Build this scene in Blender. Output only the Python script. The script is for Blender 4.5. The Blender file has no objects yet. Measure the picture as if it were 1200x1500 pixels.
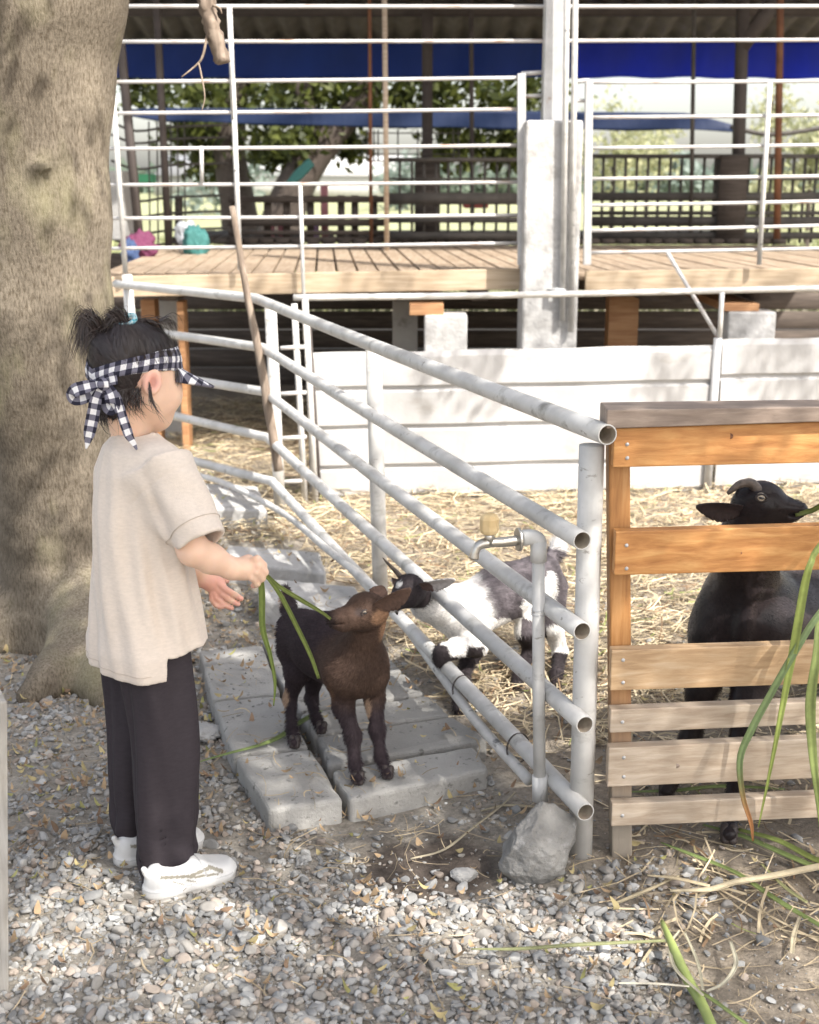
import bpy, math, random
import numpy as np
from mathutils import Vector, Matrix
random.seed(7); RNG = np.random.default_rng(7)
S = bpy.context.scene; COL = S.collection
R = math.radians
# ------------------------------------------------------------------ camera
FPX, CAMH, PITCH = 1900.0, 1.35, 14.2          # focal length in px of the 1200x1500 frame, eye height, downward tilt
cam_d = bpy.data.cameras.new('camera'); cam = bpy.data.objects.new('camera', cam_d); COL.objects.link(cam)
cam.location = (0, 0, CAMH); cam.rotation_euler = (R(90 - PITCH), 0, 0)
cam_d.sensor_fit = 'VERTICAL'; cam_d.sensor_height = 36; cam_d.lens = 36 * FPX / 1500
cam_d.clip_start = 0.05; cam_d.clip_end = 3000
cam_d.dof.use_dof = True; cam_d.dof.focus_distance = 2.65; cam_d.dof.aperture_fstop = 5.4
S.camera = cam
# ------------------------------------------------------------------ sky, sun, exposure
SUN = np.array([0.56, -0.60, 0.92]); SUN /= np.linalg.norm(SUN)
w = bpy.data.worlds.new('World'); S.world = w; w.use_nodes = True
nt = w.node_tree; bg = nt.nodes['Background']; sky = nt.nodes.new('ShaderNodeTexSky')
sky.sky_type = 'NISHITA'; sky.sun_disc = False
sky.sun_elevation = math.asin(SUN[2]); sky.sun_rotation = math.atan2(SUN[0], SUN[1])
sky.air_density = 1.0; sky.dust_density = 3.0; sky.ozone_density = 1.0
hs_ = nt.nodes.new('ShaderNodeHueSaturation'); hs_.inputs['Saturation'].default_value = .55; nt.links.new(sky.outputs[0], hs_.inputs['Color'])
tn = nt.nodes.new('ShaderNodeMix'); tn.data_type = 'RGBA'; tn.blend_type = 'MULTIPLY'; tn.inputs[0].default_value = 1; tn.inputs[7].default_value = (1.0, .965, .925, 1)
nt.links.new(hs_.outputs[0], tn.inputs[6]); nt.links.new(tn.outputs[2], bg.inputs[0]); bg.inputs[1].default_value = 0.15
sl = bpy.data.lights.new('sun', 'SUN'); so = bpy.data.objects.new('sun', sl); COL.objects.link(so)
sl.energy = 3.3; sl.angle = R(0.5); sl.color = (1.0, 0.955, 0.89)
so.rotation_euler = Vector(SUN.tolist()).to_track_quat('Z', 'Y').to_euler()
S.view_settings.view_transform = 'Standard'; S.view_settings.look = 'None'
S.view_settings.exposure = 1.40; S.view_settings.gamma = 1.0
S.render.engine = 'CYCLES'; S.cycles.use_denoising = True
S.cycles.max_bounces = 7; S.cycles.diffuse_bounces = 4; S.cycles.glossy_bounces = 2
S.cycles.transmission_bounces = 2; S.cycles.transparent_max_bounces = 4
S.cycles.caustics_reflective = False; S.cycles.caustics_refractive = False
# ------------------------------------------------------------------ helpers
cP, sP = math.cos(R(PITCH)), math.sin(R(PITCH))
def ray(px, py):
    u = (px - 600) / FPX; v = (750 - py) / FPX
    return np.array([u, cP + v * sP, -sP + v * cP])
def at(px, py, Y):                    # the point at distance Y in front of the eye
    d = ray(px, py); return np.array([0, 0, CAMH]) + d * (Y / d[1])
def gr(px, py, z=0.0):                # the point at height z
    d = ray(px, py); return np.array([0, 0, CAMH]) + d * ((z - CAMH) / d[2])
def to_px(P):                         # world -> reference pixel, for density maps
    P = np.atleast_2d(P); x, y, z = P[:, 0], P[:, 1], P[:, 2] - CAMH
    dep = y * cP - z * sP; up = y * sP + z * cP
    return 600 + FPX * x / dep, 750 - FPX * up / dep
def A(*v): return np.array(v, float)
def nrm(v): v = np.asarray(v, float); return v / (np.linalg.norm(v) + 1e-12)
def _h(i, j, k, s):
    n = (i * 73856093) ^ (j * 19349663) ^ (k * 83492791) ^ (s * 2654435761 & 0x7fffffff)
    n = (n ^ (n >> 13)) * 1274126177 & 0x7fffffff
    return ((n ^ (n >> 16)) & 0xffff) / 65535.0
def vn(P, s=0):                       # value noise 0..1
    P = np.asarray(P, float); f = np.floor(P); t = P - f; t = t * t * (3 - 2 * t); f = f.astype(np.int64)
    i, j, k = f[..., 0], f[..., 1], f[..., 2]; x, y, z = t[..., 0], t[..., 1], t[..., 2]; o = 0
    for a in (0, 1):
        for b in (0, 1):
            for c in (0, 1):
                o = o + _h(i + a, j + b, k + c, s) * (x if a else 1 - x) * (y if b else 1 - y) * (z if c else 1 - z)
    return o
def fbm(P, s=0, n=3):
    o = 0; a = 1; t = 0
    for q in range(n): o = o + a * vn(np.asarray(P) * 2 ** q, s + q); t += a; a *= .5
    return o / t
def smooth(x, a, b): t = np.clip((x - a) / (b - a), 0, 1); return t * t * (3 - 2 * t)

def tag(o, label=None, cat=None, group=None, kind=None):
    if label: o['label'] = label
    if cat: o['category'] = cat
    if group: o['group'] = group
    if kind: o['kind'] = kind
    return o
def thing(name, label, cat, loc=(0, 0, 0), group=None):
    o = bpy.data.objects.new(name, None); COL.objects.link(o); o.location = [float(c) for c in loc]
    o.empty_display_size = .05
    return tag(o, label, cat, group)
def origin(o):
    s = A(0, 0, 0)
    while o is not None: s = s + A(*o.location); o = o.parent
    return s
def mesh(name, V, F, m, parent=None, flat=False, uv=None, col=None, loc=None, bevel=0, sharp=None, seg=2):
    """V,F -> ONE mesh object; V in world metres, stored relative to the object's origin"""
    V = np.asarray(V, float); me = bpy.data.meshes.new(name)
    base = origin(parent) if parent is not None else A(0, 0, 0)
    l = A(0, 0, 0) if loc is None else np.asarray(loc, float)
    V = V - base - l
    if isinstance(F, np.ndarray):
        n, k = F.shape; me.vertices.add(len(V)); me.vertices.foreach_set('co', V.astype(np.float32).ravel())
        me.loops.add(n * k); me.loops.foreach_set('vertex_index', F.astype(np.int32).ravel())
        me.polygons.add(n); me.polygons.foreach_set('loop_start', np.arange(0, n * k, k, dtype=np.int32))
        me.update(calc_edges=True)
    else:
        me.from_pydata(V.tolist(), [], [list(map(int, f)) for f in F]); me.update()
    if not flat: me.polygons.foreach_set('use_smooth', [True] * len(me.polygons))
    if uv is not None:
        L = me.uv_layers.new(name='UVMap'); vi = np.empty(len(me.loops), np.int32)
        me.loops.foreach_get('vertex_index', vi); L.data.foreach_set('uv', np.asarray(uv, np.float32)[vi].ravel())
    if col is not None:
        c = me.color_attributes.new('Col', 'FLOAT_COLOR', 'POINT'); cc = np.ones((len(V), 4), np.float32)
        cc[:, :3] = col; c.data.foreach_set('color', cc.ravel())
    me.materials.append(m)
    o = bpy.data.objects.new(name, me); COL.objects.link(o); o.location = [float(c) for c in l]
    if parent is not None: o.parent = parent
    if bevel:
        b = o.modifiers.new('bevel', 'BEVEL'); b.width = bevel; b.segments = seg; b.limit_method = 'ANGLE'; b.angle_limit = R(35)
        b.harden_normals = False
        if sharp is None: me.polygons.foreach_set('use_smooth', [False] * len(me.polygons))
    return o
class MB:
    def __init__(s): s.V = []; s.F = []; s.n = 0; s.C = []; s.U = []
    def add(s, V, F, c=None, u=None):
        V = np.asarray(V, float); s.V.append(V); s.F += [tuple(i + s.n for i in f) for f in F]; s.n += len(V)
        if c is not None: s.C.append(np.broadcast_to(np.asarray(c, float), (len(V), 3)))
        if u is not None: s.U.append(np.asarray(u, float))
        return s
    def build(s, name, m, parent=None, **k):
        V = np.concatenate(s.V)
        if s.C: k['col'] = np.concatenate(s.C)
        if s.U: k['uv'] = np.concatenate(s.U)
        return mesh(name, V, s.F, m, parent, **k)
BF = [(0, 3, 2, 1), (4, 5, 6, 7), (0, 1, 5, 4), (1, 2, 6, 5), (2, 3, 7, 6), (3, 0, 4, 7)]
def box(a, b):                        # axis-aligned, corners a,b
    x0, y0, z0 = np.minimum(a, b); x1, y1, z1 = np.maximum(a, b)
    return A((x0, y0, z0), (x1, y0, z0), (x1, y1, z0), (x0, y1, z0), (x0, y0, z1), (x1, y0, z1), (x1, y1, z1), (x0, y1, z1)), BF
def beam(p, q, wid, hei, up=(0, 0, 1)):
    p = np.asarray(p, float); q = np.asarray(q, float); d = nrm(q - p); s = nrm(np.cross(d, up)); u = np.cross(s, d)
    s = s * wid / 2; u = u * hei / 2
    return A(p - s - u, p + s - u, q + s - u, q - s - u, p - s + u, p + s + u, q + s + u, q - s + u), BF
def prism(base, h):                   # polygon extruded by vector h
    b = np.asarray(base, float); n = len(b); V = np.concatenate([b, b + h])
    F = [tuple(range(n))[::-1], tuple(range(n, 2 * n))] + [(i, (i + 1) % n, n + (i + 1) % n, n + i) for i in range(n)]
    return V, F
def resample(P, n):
    P = np.asarray(P, float)
    if len(P) == 2: return P[0] + (P[1] - P[0]) * np.linspace(0, 1, n)[:, None]
    Q = np.vstack([2 * P[0] - P[1], P, 2 * P[-1] - P[-2]]); m = len(P) - 1; out = []
    for t in np.linspace(0, m, n):
        i = min(int(t), m - 1); f = t - i; a, b, c, d = Q[i:i + 4]
        out.append(.5 * ((2 * b) + (c - a) * f + (2 * a - 5 * b + 4 * c - d) * f * f + (3 * b - a - 3 * c + d) * f ** 3))
    return np.array(out)
def tube(P, r, n=12, cap=True, hollow=0.0, jit=0, deep_=6):
    P = np.asarray(P, float); m = len(P); r = np.interp(np.linspace(0, 1, m), np.linspace(0, 1, len(r)), r) if np.ndim(r) else np.full(m, r)
    T = np.gradient(P, axis=0); T /= np.linalg.norm(T, axis=1)[:, None] + 1e-12
    u = nrm(np.cross(T[0], (0, 0, 1) if abs(T[0][2]) < .9 else (1, 0, 0))); V = []; a = np.arange(n) * 2 * math.pi / n
    for i in range(m):
        u = nrm(u - T[i] * np.dot(u, T[i])); w_ = np.cross(T[i], u)
        rr = r[i] * (1 + jit * (RNG.random(n) - .5)) if jit else r[i]
        V.append(P[i] + (np.cos(a) * rr)[:, None] * u + (np.sin(a) * rr)[:, None] * w_)
    V = np.concatenate(V); F = [(i * n + j, i * n + (j + 1) % n, (i + 1) * n + (j + 1) % n, (i + 1) * n + j) for i in range(m - 1) for j in range(n)]
    F = [f[::-1] for f in F]
    if hollow:
        k = len(V); ins = []
        for e, i0 in ((0, 0), (m - 1, (m - 1) * n)):
            c = P[e]; ring = V[i0:i0 + n]; inner = c + (ring - c) * (1 - hollow)
            deep = inner + T[e] * (r[e] * deep_) * (1 if e == 0 else -1)
            V = np.concatenate([V, inner, deep]); kk = len(V) - 2 * n
            for j in range(n):
                j2 = (j + 1) % n
                q = [(i0 + j, i0 + j2, kk + j2, kk + j), (kk + j, kk + j2, kk + n + j2, kk + n + j)]
                F += q if e == 0 else [f[::-1] for f in q]
            F.append(tuple(kk + n + j for j in range(n)))
    elif cap: F += [tuple(range(n)), tuple(range((m - 1) * n, m * n))[::-1]]
    return V, F
def ribbon(P, wd, nor, fold=0.0, n=None):
    """flat strip along P; returns V,F,UV (metres across, metres along)"""
    P = np.asarray(P, float) if n is None else resample(P, n); m = len(P)
    wd = np.interp(np.linspace(0, 1, m), np.linspace(0, 1, len(wd)), wd) if np.ndim(wd) else np.full(m, wd)
    N = np.asarray(nor, float); N = np.tile(N, (m, 1)) if N.ndim == 1 else np.array([[np.interp(t, np.linspace(0, 1, len(N)), N[:, c]) for c in range(3)] for t in np.linspace(0, 1, m)])
    T = np.gradient(P, axis=0); T /= np.linalg.norm(T, axis=1)[:, None] + 1e-12
    Sd = np.cross(T, N); Sd /= np.linalg.norm(Sd, axis=1)[:, None] + 1e-12; N2 = np.cross(Sd, T)
    L = np.concatenate([[0], np.cumsum(np.linalg.norm(np.diff(P, axis=0), axis=1))]); V = []; U = []
    for c in (-1, -.5, 0, .5, 1):
        V.append(P + Sd * (wd * c / 2)[:, None] + N2 * (wd * fold * (abs(c) - .5))[:, None]); U.append(np.stack([wd * c / 2 + .5, L], 1))
    V = np.stack(V, 1).reshape(-1, 3); U = np.stack(U, 1).reshape(-1, 2)
    F = [(i * 5 + j, i * 5 + j + 1, i * 5 + j + 6, i * 5 + j + 5) for i in range(m - 1) for j in range(4)]
    return V, F, U
# ------------------------------------------------------------------ materials
def mat(name): m = bpy.data.materials.new(name); m.use_nodes = True; return m, m.node_tree, m.node_tree.nodes['Principled BSDF']
def link(nt, a, b): nt.links.new(a, b)
def ramp(nt, src, stops):
    r = nt.nodes.new('ShaderNodeValToRGB'); e = r.color_ramp.elements
    while len(e) < len(stops): e.new(.5)
    for i, (p, c) in enumerate(stops): e[i].position = p; e[i].color = (*c, 1)
    link(nt, src, r.inputs[0]); return r.outputs[0]
def noise(nt, scale, stretch=(1, 1, 1), det=4, rough=.55, coord='Object', dist=0):
    tc = nt.nodes.new('ShaderNodeTexCoord'); mp = nt.nodes.new('ShaderNodeMapping'); mp.inputs['Scale'].default_value = stretch
    n = nt.nodes.new('ShaderNodeTexNoise'); n.inputs['Scale'].default_value = scale; n.inputs['Detail'].default_value = det
    n.inputs['Roughness'].default_value = rough; n.inputs['Distortion'].default_value = dist
    link(nt, tc.outputs[coord], mp.inputs[0]); link(nt, mp.outputs[0], n.inputs[0]); return n.outputs[0]
def mixc(nt, a, b, f, mode='MIX'):
    m = nt.nodes.new('ShaderNodeMix'); m.data_type = 'RGBA'; m.blend_type = mode
    for v, i in ((f, 0), (a, 6), (b, 7)):
        if hasattr(v, 'links') or isinstance(v, bpy.types.NodeSocket): link(nt, v, m.inputs[i])
        elif i == 0: m.inputs[0].default_value = v
        else: m.inputs[i].default_value = (*v, 1)
    return m.outputs[2]
def bump(nt, b, h, dist=.002, st=1.0):
    n = nt.nodes.new('ShaderNodeBump'); n.inputs['Distance'].default_value = dist; n.inputs['Strength'].default_value = st
    link(nt, h, n.inputs['Height']); link(nt, n.outputs[0], b.inputs['Normal'])
def pm(name, stops, scale=10, rough=.7, bs=None, bd=.002, stretch=(1, 1, 1), spots=None, metal=0, attr=False, rnd=0, spec=.4, det=4, sss=0, sheen=0):
    """procedural material: noise ramp, optional vertex colour, object-random value, second speckle layer, bump"""
    m, nt, b = mat(name)
    c = ramp(nt, noise(nt, scale, stretch, det), stops)
    if attr:
        at_ = nt.nodes.new('ShaderNodeAttribute'); at_.attribute_name = 'Col'; c = mixc(nt, at_.outputs[0], c, 1.0, 'MULTIPLY')
    if spots:                                # (colour, scale, lo, hi, stretch)
        f = ramp(nt, noise(nt, spots[1], spots[4] if len(spots) > 4 else (1, 1, 1), 5, .65), [(spots[2], (0, 0, 0)), (spots[3], (1, 1, 1))])
        c = mixc(nt, c, spots[0], f)
    if rnd:
        oi = nt.nodes.new('ShaderNodeObjectInfo'); hs = nt.nodes.new('ShaderNodeHueSaturation')
        mr = nt.nodes.new('ShaderNodeMapRange'); mr.inputs[3].default_value = 1 - rnd; mr.inputs[4].default_value = 1 + rnd
        link(nt, oi.outputs['Random'], mr.inputs[0]); link(nt, mr.outputs[0], hs.inputs['Value']); link(nt, c, hs.inputs['Color']); c = hs.outputs[0]
    link(nt, c, b.inputs['Base Color']); b.inputs['Roughness'].default_value = rough; b.inputs['Metallic'].default_value = metal
    b.inputs['Specular IOR Level'].default_value = spec
    if sss:
        b.inputs['Subsurface Weight'].default_value = sss; b.inputs['Subsurface Radius'].default_value = (.012, .004, .002)
    if sheen: b.inputs['Sheen Weight'].default_value = sheen
    if bs: bump(nt, b, noise(nt, bs, stretch, 5, .6), bd)
    return m
def g3(v, k=(1, 1, 1)): return tuple(v * c for c in k)
# ------------------------------------------------------------------ signed-distance modelling
def d_cap(P, a, b, ra, rb=None):
    rb = ra if rb is None else rb; a = np.asarray(a); ab = np.asarray(b) - a; t = np.clip(((P - a) @ ab) / (ab @ ab + 1e-12), 0, 1)
    return np.linalg.norm(P - a - t[:, None] * ab, axis=1) - (ra + (rb - ra) * t)
def d_ell(P, c, r, ax=None):
    q = P - np.asarray(c)
    if ax is not None: q = q @ np.asarray(ax).T
    r = np.asarray(r); k0 = np.linalg.norm(q / r, axis=1); k1 = np.linalg.norm(q / (r * r), axis=1) + 1e-9
    return k0 * (k0 - 1) / k1
def d_box(P, c, h, ax=None, rd=0.0):
    q = P - np.asarray(c)
    if ax is not None: q = q @ np.asarray(ax).T
    q = np.abs(q) - np.asarray(h) + rd
    return np.linalg.norm(np.maximum(q, 0), axis=1) + np.minimum(q.max(1), 0) - rd
def smin(a, b, k):
    h = np.clip(k - np.abs(a - b), 0, None) / k; return np.minimum(a, b) - h * h * k * .25
def smax(a, b, k): return -smin(-a, -b, k)
def d_loft(P, keys, U, W):
    """elliptic loft; keys = [(centre, radius along U, radius along W)] top to bottom; param along first->last centre"""
    C = np.array([k[0] for k in keys], float); ax = C[-1] - C[0]; L = np.linalg.norm(ax); ax /= L
    tk = (C - C[0]) @ ax; t = (P - C[0]) @ ax; tc = np.clip(t, 0, L)
    cc = np.stack([np.interp(tc, tk, C[:, i]) for i in range(3)], 1); ru = np.interp(tc, tk, [k[1] for k in keys]); rw = np.interp(tc, tk, [k[2] for k in keys])
    q = P - cc; x = q @ U; y = q @ W; e = np.sqrt((x / ru) ** 2 + (y / rw) ** 2 + 1e-9)
    d = (e - 1) * np.minimum(ru, rw) * .9
    return np.maximum(d, np.maximum(-t, t - L)), t, np.arctan2(y / rw, x / ru)
def field(lo, hi, h, fn):
    lo = np.asarray(lo); n = np.ceil((np.asarray(hi) - lo) / h).astype(int) + 1; B = 5
    cn = (n + B - 1) // B + 1
    g = np.stack(np.meshgrid(*[np.arange(k) for k in cn], indexing='ij'), -1).reshape(-1, 3)
    dc = fn(lo + g * h * B).reshape(cn)
    near = np.abs(dc) < h * B * 1.9; val = np.repeat(np.repeat(np.repeat(dc, B, 0), B, 1), B, 2)
    # cell (block) active if any of its corners is near
    act = np.zeros(cn, bool); 
    for a in (0, 1):
        for b in (0, 1):
            for c in (0, 1): act[:cn[0] - a, :cn[1] - b, :cn[2] - c] |= near[a:, b:, c:]
    am = np.repeat(np.repeat(np.repeat(act, B, 0), B, 1), B, 2)
    idx = np.argwhere(am); out = val.copy()
    for s in range(0, len(idx), 400000):
        ii = idx[s:s + 400000]; out[ii[:, 0], ii[:, 1], ii[:, 2]] = fn(lo + ii * h)
    return out, lo
def surf(lo, hi, h, fn, relax=2):
    Fd, lo = field(lo, hi, h, fn); ins = Fd < 0; n = np.array(Fd.shape)
    c = [ins[a:n[0] - 1 + a, b:n[1] - 1 + b, d:n[2] - 1 + d] for a in (0, 1) for b in (0, 1) for d in (0, 1)]
    sm = sum(x.astype(np.int8) for x in c); cell = (sm > 0) & (sm < 8); ci = np.argwhere(cell)
    vid = -np.ones(cell.shape, np.int64); vid[tuple(ci.T)] = np.arange(len(ci))
    acc = np.zeros((len(ci), 3)); cnt = np.zeros(len(ci)); cor = [(a, b, d) for a in (0, 1) for b in (0, 1) for d in (0, 1)]
    for p in cor:
        for ax in range(3):
            if p[ax] == 0:
                q = list(p); q[ax] = 1; a = Fd[tuple((ci + p).T)]; b = Fd[tuple((ci + q).T)]; m = (a < 0) != (b < 0)
                t = np.where(m, a / np.where(m, a - b, 1), 0); v = np.tile(np.array(p, float), (len(ci), 1)); v[:, ax] = t
                acc[m] += v[m]; cnt[m] += 1
    V = lo + (ci + acc / cnt[:, None]) * h; quads = []
    for ax in range(3):
        o = [k for k in range(3) if k != ax]; sl0 = [slice(None)] * 3; sl1 = [slice(None)] * 3; sl0[ax] = slice(0, -1); sl1[ax] = slice(1, None)
        e = np.argwhere(ins[tuple(sl0)] != ins[tuple(sl1)]); ok = (e[:, o[0]] > 0) & (e[:, o[1]] > 0) & (e[:, o[0]] < n[o[0]] - 1) & (e[:, o[1]] < n[o[1]] - 1); e = e[ok]
        u = np.zeros(3, int); v = np.zeros(3, int); u[o[0]] = 1; v[o[1]] = 1
        q = np.stack([vid[tuple((e - u - v).T)], vid[tuple((e - v).T)], vid[tuple(e.T)], vid[tuple((e - u).T)]], 1)
        flip = ins[tuple(e.T)] ^ (ax == 1); q[~flip] = q[~flip][:, ::-1]; quads.append(q)
    Q = np.concatenate(quads); Q = Q[(Q >= 0).all(1)]
    for _ in range(relax):
        s = np.zeros_like(V); k = np.zeros(len(V))
        for a, b in ((0, 1), (1, 2), (2, 3), (3, 0)):
            np.add.at(s, Q[:, a], V[Q[:, b]]); np.add.at(s, Q[:, b], V[Q[:, a]]); np.add.at(k, Q[:, a], 1); np.add.at(k, Q[:, b], 1)
        V = V * .5 + .5 * s / np.maximum(k, 1)[:, None]
    return V, Q
def normals(V, Q):
    n = np.cross(V[Q[:, 2]] - V[Q[:, 0]], V[Q[:, 3]] - V[Q[:, 1]]); N = np.zeros_like(V)
    for k in range(4): np.add.at(N, Q[:, k], n)
    return N / (np.linalg.norm(N, axis=1)[:, None] + 1e-12), n
def strands(V, Q, n, flow, length, width, lift=.35, colf=None, keep=None, clump=.3, rng=None, curl=0.2):
    """short hair as thin triangles rooted on the surface V,Q and lying along flow(P)"""
    rng = rng or RNG; Nv, fn = normals(V, Q); ar = np.linalg.norm(fn, axis=1); f = rng.choice(len(Q), n, p=ar / ar.sum())
    a, b = rng.random(n), rng.random(n); q = Q[f]
    P = (V[q[:, 0]] * ((1 - a) * (1 - b))[:, None] + V[q[:, 1]] * (a * (1 - b))[:, None] + V[q[:, 2]] * (a * b)[:, None] + V[q[:, 3]] * ((1 - a) * b)[:, None])
    N = Nv[q[:, 0]]
    if keep is not None: k = keep(P) > rng.random(n); P, N = P[k], N[k]
    n = len(P); D = flow(P) + (rng.random((n, 3)) - .5) * clump; D = D - N * (D * N).sum(1)[:, None]; D /= np.linalg.norm(D, axis=1)[:, None] + 1e-9
    L = (length(P) if callable(length) else np.full(n, length)) * (.6 + .8 * rng.random(n)); S_ = np.cross(D, N) * (width * (.6 + .8 * rng.random(n)) / 2)[:, None]
    r0 = P - N * .0008; mid = P + D * (L * .5)[:, None] + N * (L * lift * .6)[:, None]
    tip = P + D * L[:, None] + N * (L * lift * (1 - curl))[:, None]
    VV = np.stack([r0 - S_, r0 + S_, mid + S_ * .8, mid - S_ * .8, tip], 1).reshape(-1, 3)
    i = np.arange(n) * 5; T = np.concatenate([np.stack([i, i + 1, i + 2], 1), np.stack([i, i + 2, i + 3], 1), np.stack([i + 3, i + 2, i + 4], 1)])
    C = None
    if colf is not None: C = np.repeat(colf(P) * (.75 + .5 * rng.random(n))[:, None], 5, axis=0)
    return VV, T, C
# ================================================================== MATERIALS
M = {}
M['pvc'] = pm('white_pipe_paint', [(.35, g3(.47, (1, .98, .93))), (.6, g3(.60, (1, .985, .95)))], 9, .45, 60, .0006,
              spots=(g3(.27, (1, .97, .88)), 13, .57, .72, (.5, 1, 1)))
M['pvc_in'] = pm('pipe_inside', [(.4, (.20, .16, .12)), (.7, (.30, .26, .2))], 40, .8)  # dark bore colour stands in for shade inside the white pipes
M['pvcgrey'] = pm('weathered_pipe', [(.3, g3(.48, (1, .98, .94))), (.7, g3(.68, (1, .98, .94)))], 18, .6, 80, .0006, spots=(g3(.2), 40, .62, .70, (.4, .4, 1)))
M['steel'] = pm('galvanised_steel', [(.3, g3(.42)), (.7, g3(.62))], 12, .45, metal=.25, spots=((.35, .22, .15), 14, .66, .76))
M['rail'] = pm('rusty_white_rail', [(.3, g3(.46, (1, .97, .94))), (.7, g3(.62, (1, .98, .96)))], 8, .5, spots=((.36, .24, .18), 7, .56, .68, (1, 3, 6)))
M['rust'] = pm('rusty_steel', [(.3, (.11, .045, .025)), (.7, (.22, .10, .05))], 10, .8)
M['brownsteel'] = pm('brown_steel_post', [(.3, (.055, .045, .042)), (.7, (.09, .075, .068))], 6, .7)
M['darkrail'] = pm('dark_cage_bar', [(.3, (.05, .045, .04)), (.7, (.09, .08, .07))], 10, .7)
M['boulder'] = pm('grey_boulder_rock', [(.3, g3(.16, (1, .98, .93))), (.7, g3(.27, (1, .98, .93)))], 9, .95, 45, .012, spots=(g3(.33, (1, .98, .95)), 30, .60, .70))
M['conc'] = pm('rough_concrete', [(.3, g3(.27, (1, .985, .95))), (.7, g3(.42, (1, .985, .95)))], 5, .9, 60, .004, spots=(g3(.2, (1, .98, .9)), 9, .60, .74))
M['conc_white'] = pm('whitewashed_concrete', [(.3, g3(.36, (1, .985, .96))), (.7, g3(.56, (1, .985, .96)))], 5, .9, 40, .006, spots=(g3(.26, (1, .96, .90)), 6, .50, .72))
M['slab'] = pm('paving_slab_stone', [(.25, g3(.26, (1, .975, .915))), (.75, g3(.39, (1, .975, .92)))], 6, .95, 140, .0035, spots=(g3(.15, (1, .97, .9)), 38, .60, .68), rnd=.10)
M['sheet'] = pm('white_painted_sheet', [(.3, g3(.37, (1, .99, .98))), (.7, g3(.47, (1, .99, .98)))], 3, .5, 5, .006, spots=(g3(.31, (1, .93, .84)), 5, .60, .82, (1, 1, 2.5)))
def wood(name, a, b, c, sc=(1.2, 18, 18), rough=.6, rnd=.12, bd=.0015, k=4):
    m, nt, bs = mat(name); n1 = noise(nt, k, sc, 6, .6, dist=.35); c1 = ramp(nt, n1, [(.3, a), (.5, b), (.7, c)])
    n2 = noise(nt, 3.0, (1, 1, 1), 3); c2 = mixc(nt, c1, g3(.5, (.9, .75, .6)), ramp(nt, n2, [(.45, (0, 0, 0)), (.75, (.35, .35, .35))]), 'MULTIPLY')
    oi = nt.nodes.new('ShaderNodeObjectInfo'); hs = nt.nodes.new('ShaderNodeHueSaturation'); mr = nt.nodes.new('ShaderNodeMapRange')
    mr.inputs[3].default_value = 1 - rnd; mr.inputs[4].default_value = 1 + rnd; link(nt, oi.outputs['Random'], mr.inputs[0]); link(nt, mr.outputs[0], hs.inputs['Value'])
    link(nt, c2, hs.inputs['Color']); link(nt, hs.outputs[0], bs.inputs['Base Color']); bs.inputs['Roughness'].default_value = rough
    bump(nt, bs, n1, bd); return m
M['pine'] = wood('varnished_pine', (.36, .15, .042), (.50, .235, .075), (.62, .34, .125))
M['pinev'] = wood('varnished_pine_post', (.30, .13, .04), (.42, .20, .065), (.52, .28, .11), (18, 18, 1.2))
M['pinetop'] = wood('weathered_top_rail', (.20, .15, .12), (.27, .21, .17), (.34, .27, .22))
M['pinegrey'] = wood('faded_pine', (.31, .235, .17), (.41, .33, .25), (.50, .42, .335))
M['pinemid'] = wood('half_faded_pine', (.34, .215, .115), (.46, .31, .175), (.54, .40, .26))
M['deck'] = wood('deck_timber', (.27, .20, .135), (.37, .285, .205), (.46, .37, .28), (18, 1.2, 18), .7)
M['fascia'] = wood('pale_fascia_timber', (.36, .27, .175), (.48, .375, .26), (.57, .46, .34), (1.2, 18, 18), .7)
M['undertimber'] = wood('orange_timber', (.30, .14, .06), (.40, .21, .10), (.48, .28, .14), (1.2, 18, 18), .7)
M['darkwood'] = wood('dark_old_timber', (.045, .035, .028), (.075, .058, .047), (.11, .088, .072), (1.2, 14, 14), .85)
M['stick'] = wood('grey_bark_stick', (.14, .105, .08), (.25, .195, .15), (.37, .30, .24), (14, 14, 1.5), .9)
M['greypost'] = wood('grey_weathered_post', (.24, .22, .19), (.33, .31, .28), (.42, .40, .37), (14, 14, 1.5), .9)
def cloth(name, c, rough=.8, trans=0.0, bd=.01):
    m, nt, b = mat(name); cc = ramp(nt, noise(nt, 2.5, (1, 1, .4)), [(.3, g3(.8, c)), (.7, c)]); link(nt, cc, b.inputs['Base Color']); b.inputs['Roughness'].default_value = rough
    bump(nt, b, noise(nt, 3, (2.2, 1, .5)), bd)
    if trans:
        t = nt.nodes.new('ShaderNodeBsdfTranslucent'); link(nt, cc, t.inputs[0]); mx = nt.nodes.new('ShaderNodeMixShader'); mx.inputs[0].default_value = trans
        link(nt, b.outputs[0], mx.inputs[1]); link(nt, t.outputs[0], mx.inputs[2]); link(nt, mx.outputs[0], nt.nodes['Material Output'].inputs[0])
    return m
M['tarp_shaded'] = cloth('blue_tarpaulin_shaded', (.045, .11, .46), .6, .65); M['tarp_backlit'] = cloth('blue_tarpaulin_backlit', (.13, .19, .86), .5, .85)  # one blue band; its shaded and backlit parts are put into two colours
M['tarp2'] = cloth('blue_awning_cloth', (.012, .030, .095), .6, .3)
M['teal'] = cloth('teal_cloth', (.04, .16, .15)); M['sackw'] = cloth('white_sack', (.4, .42, .45)); M['magenta'] = cloth('magenta_bag', (.13, .025, .07))
M['pink'] = cloth('pink_cloth', (.62, .30, .32)); M['lilac'] = cloth('lilac_cloth', (.50, .34, .52)); M['green'] = cloth('green_plastic', (.12, .5, .25)); M['red'] = cloth('red_plastic', (.5, .12, .10))
M['bluepl'] = cloth('blue_plastic', (.04, .07, .16))
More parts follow.
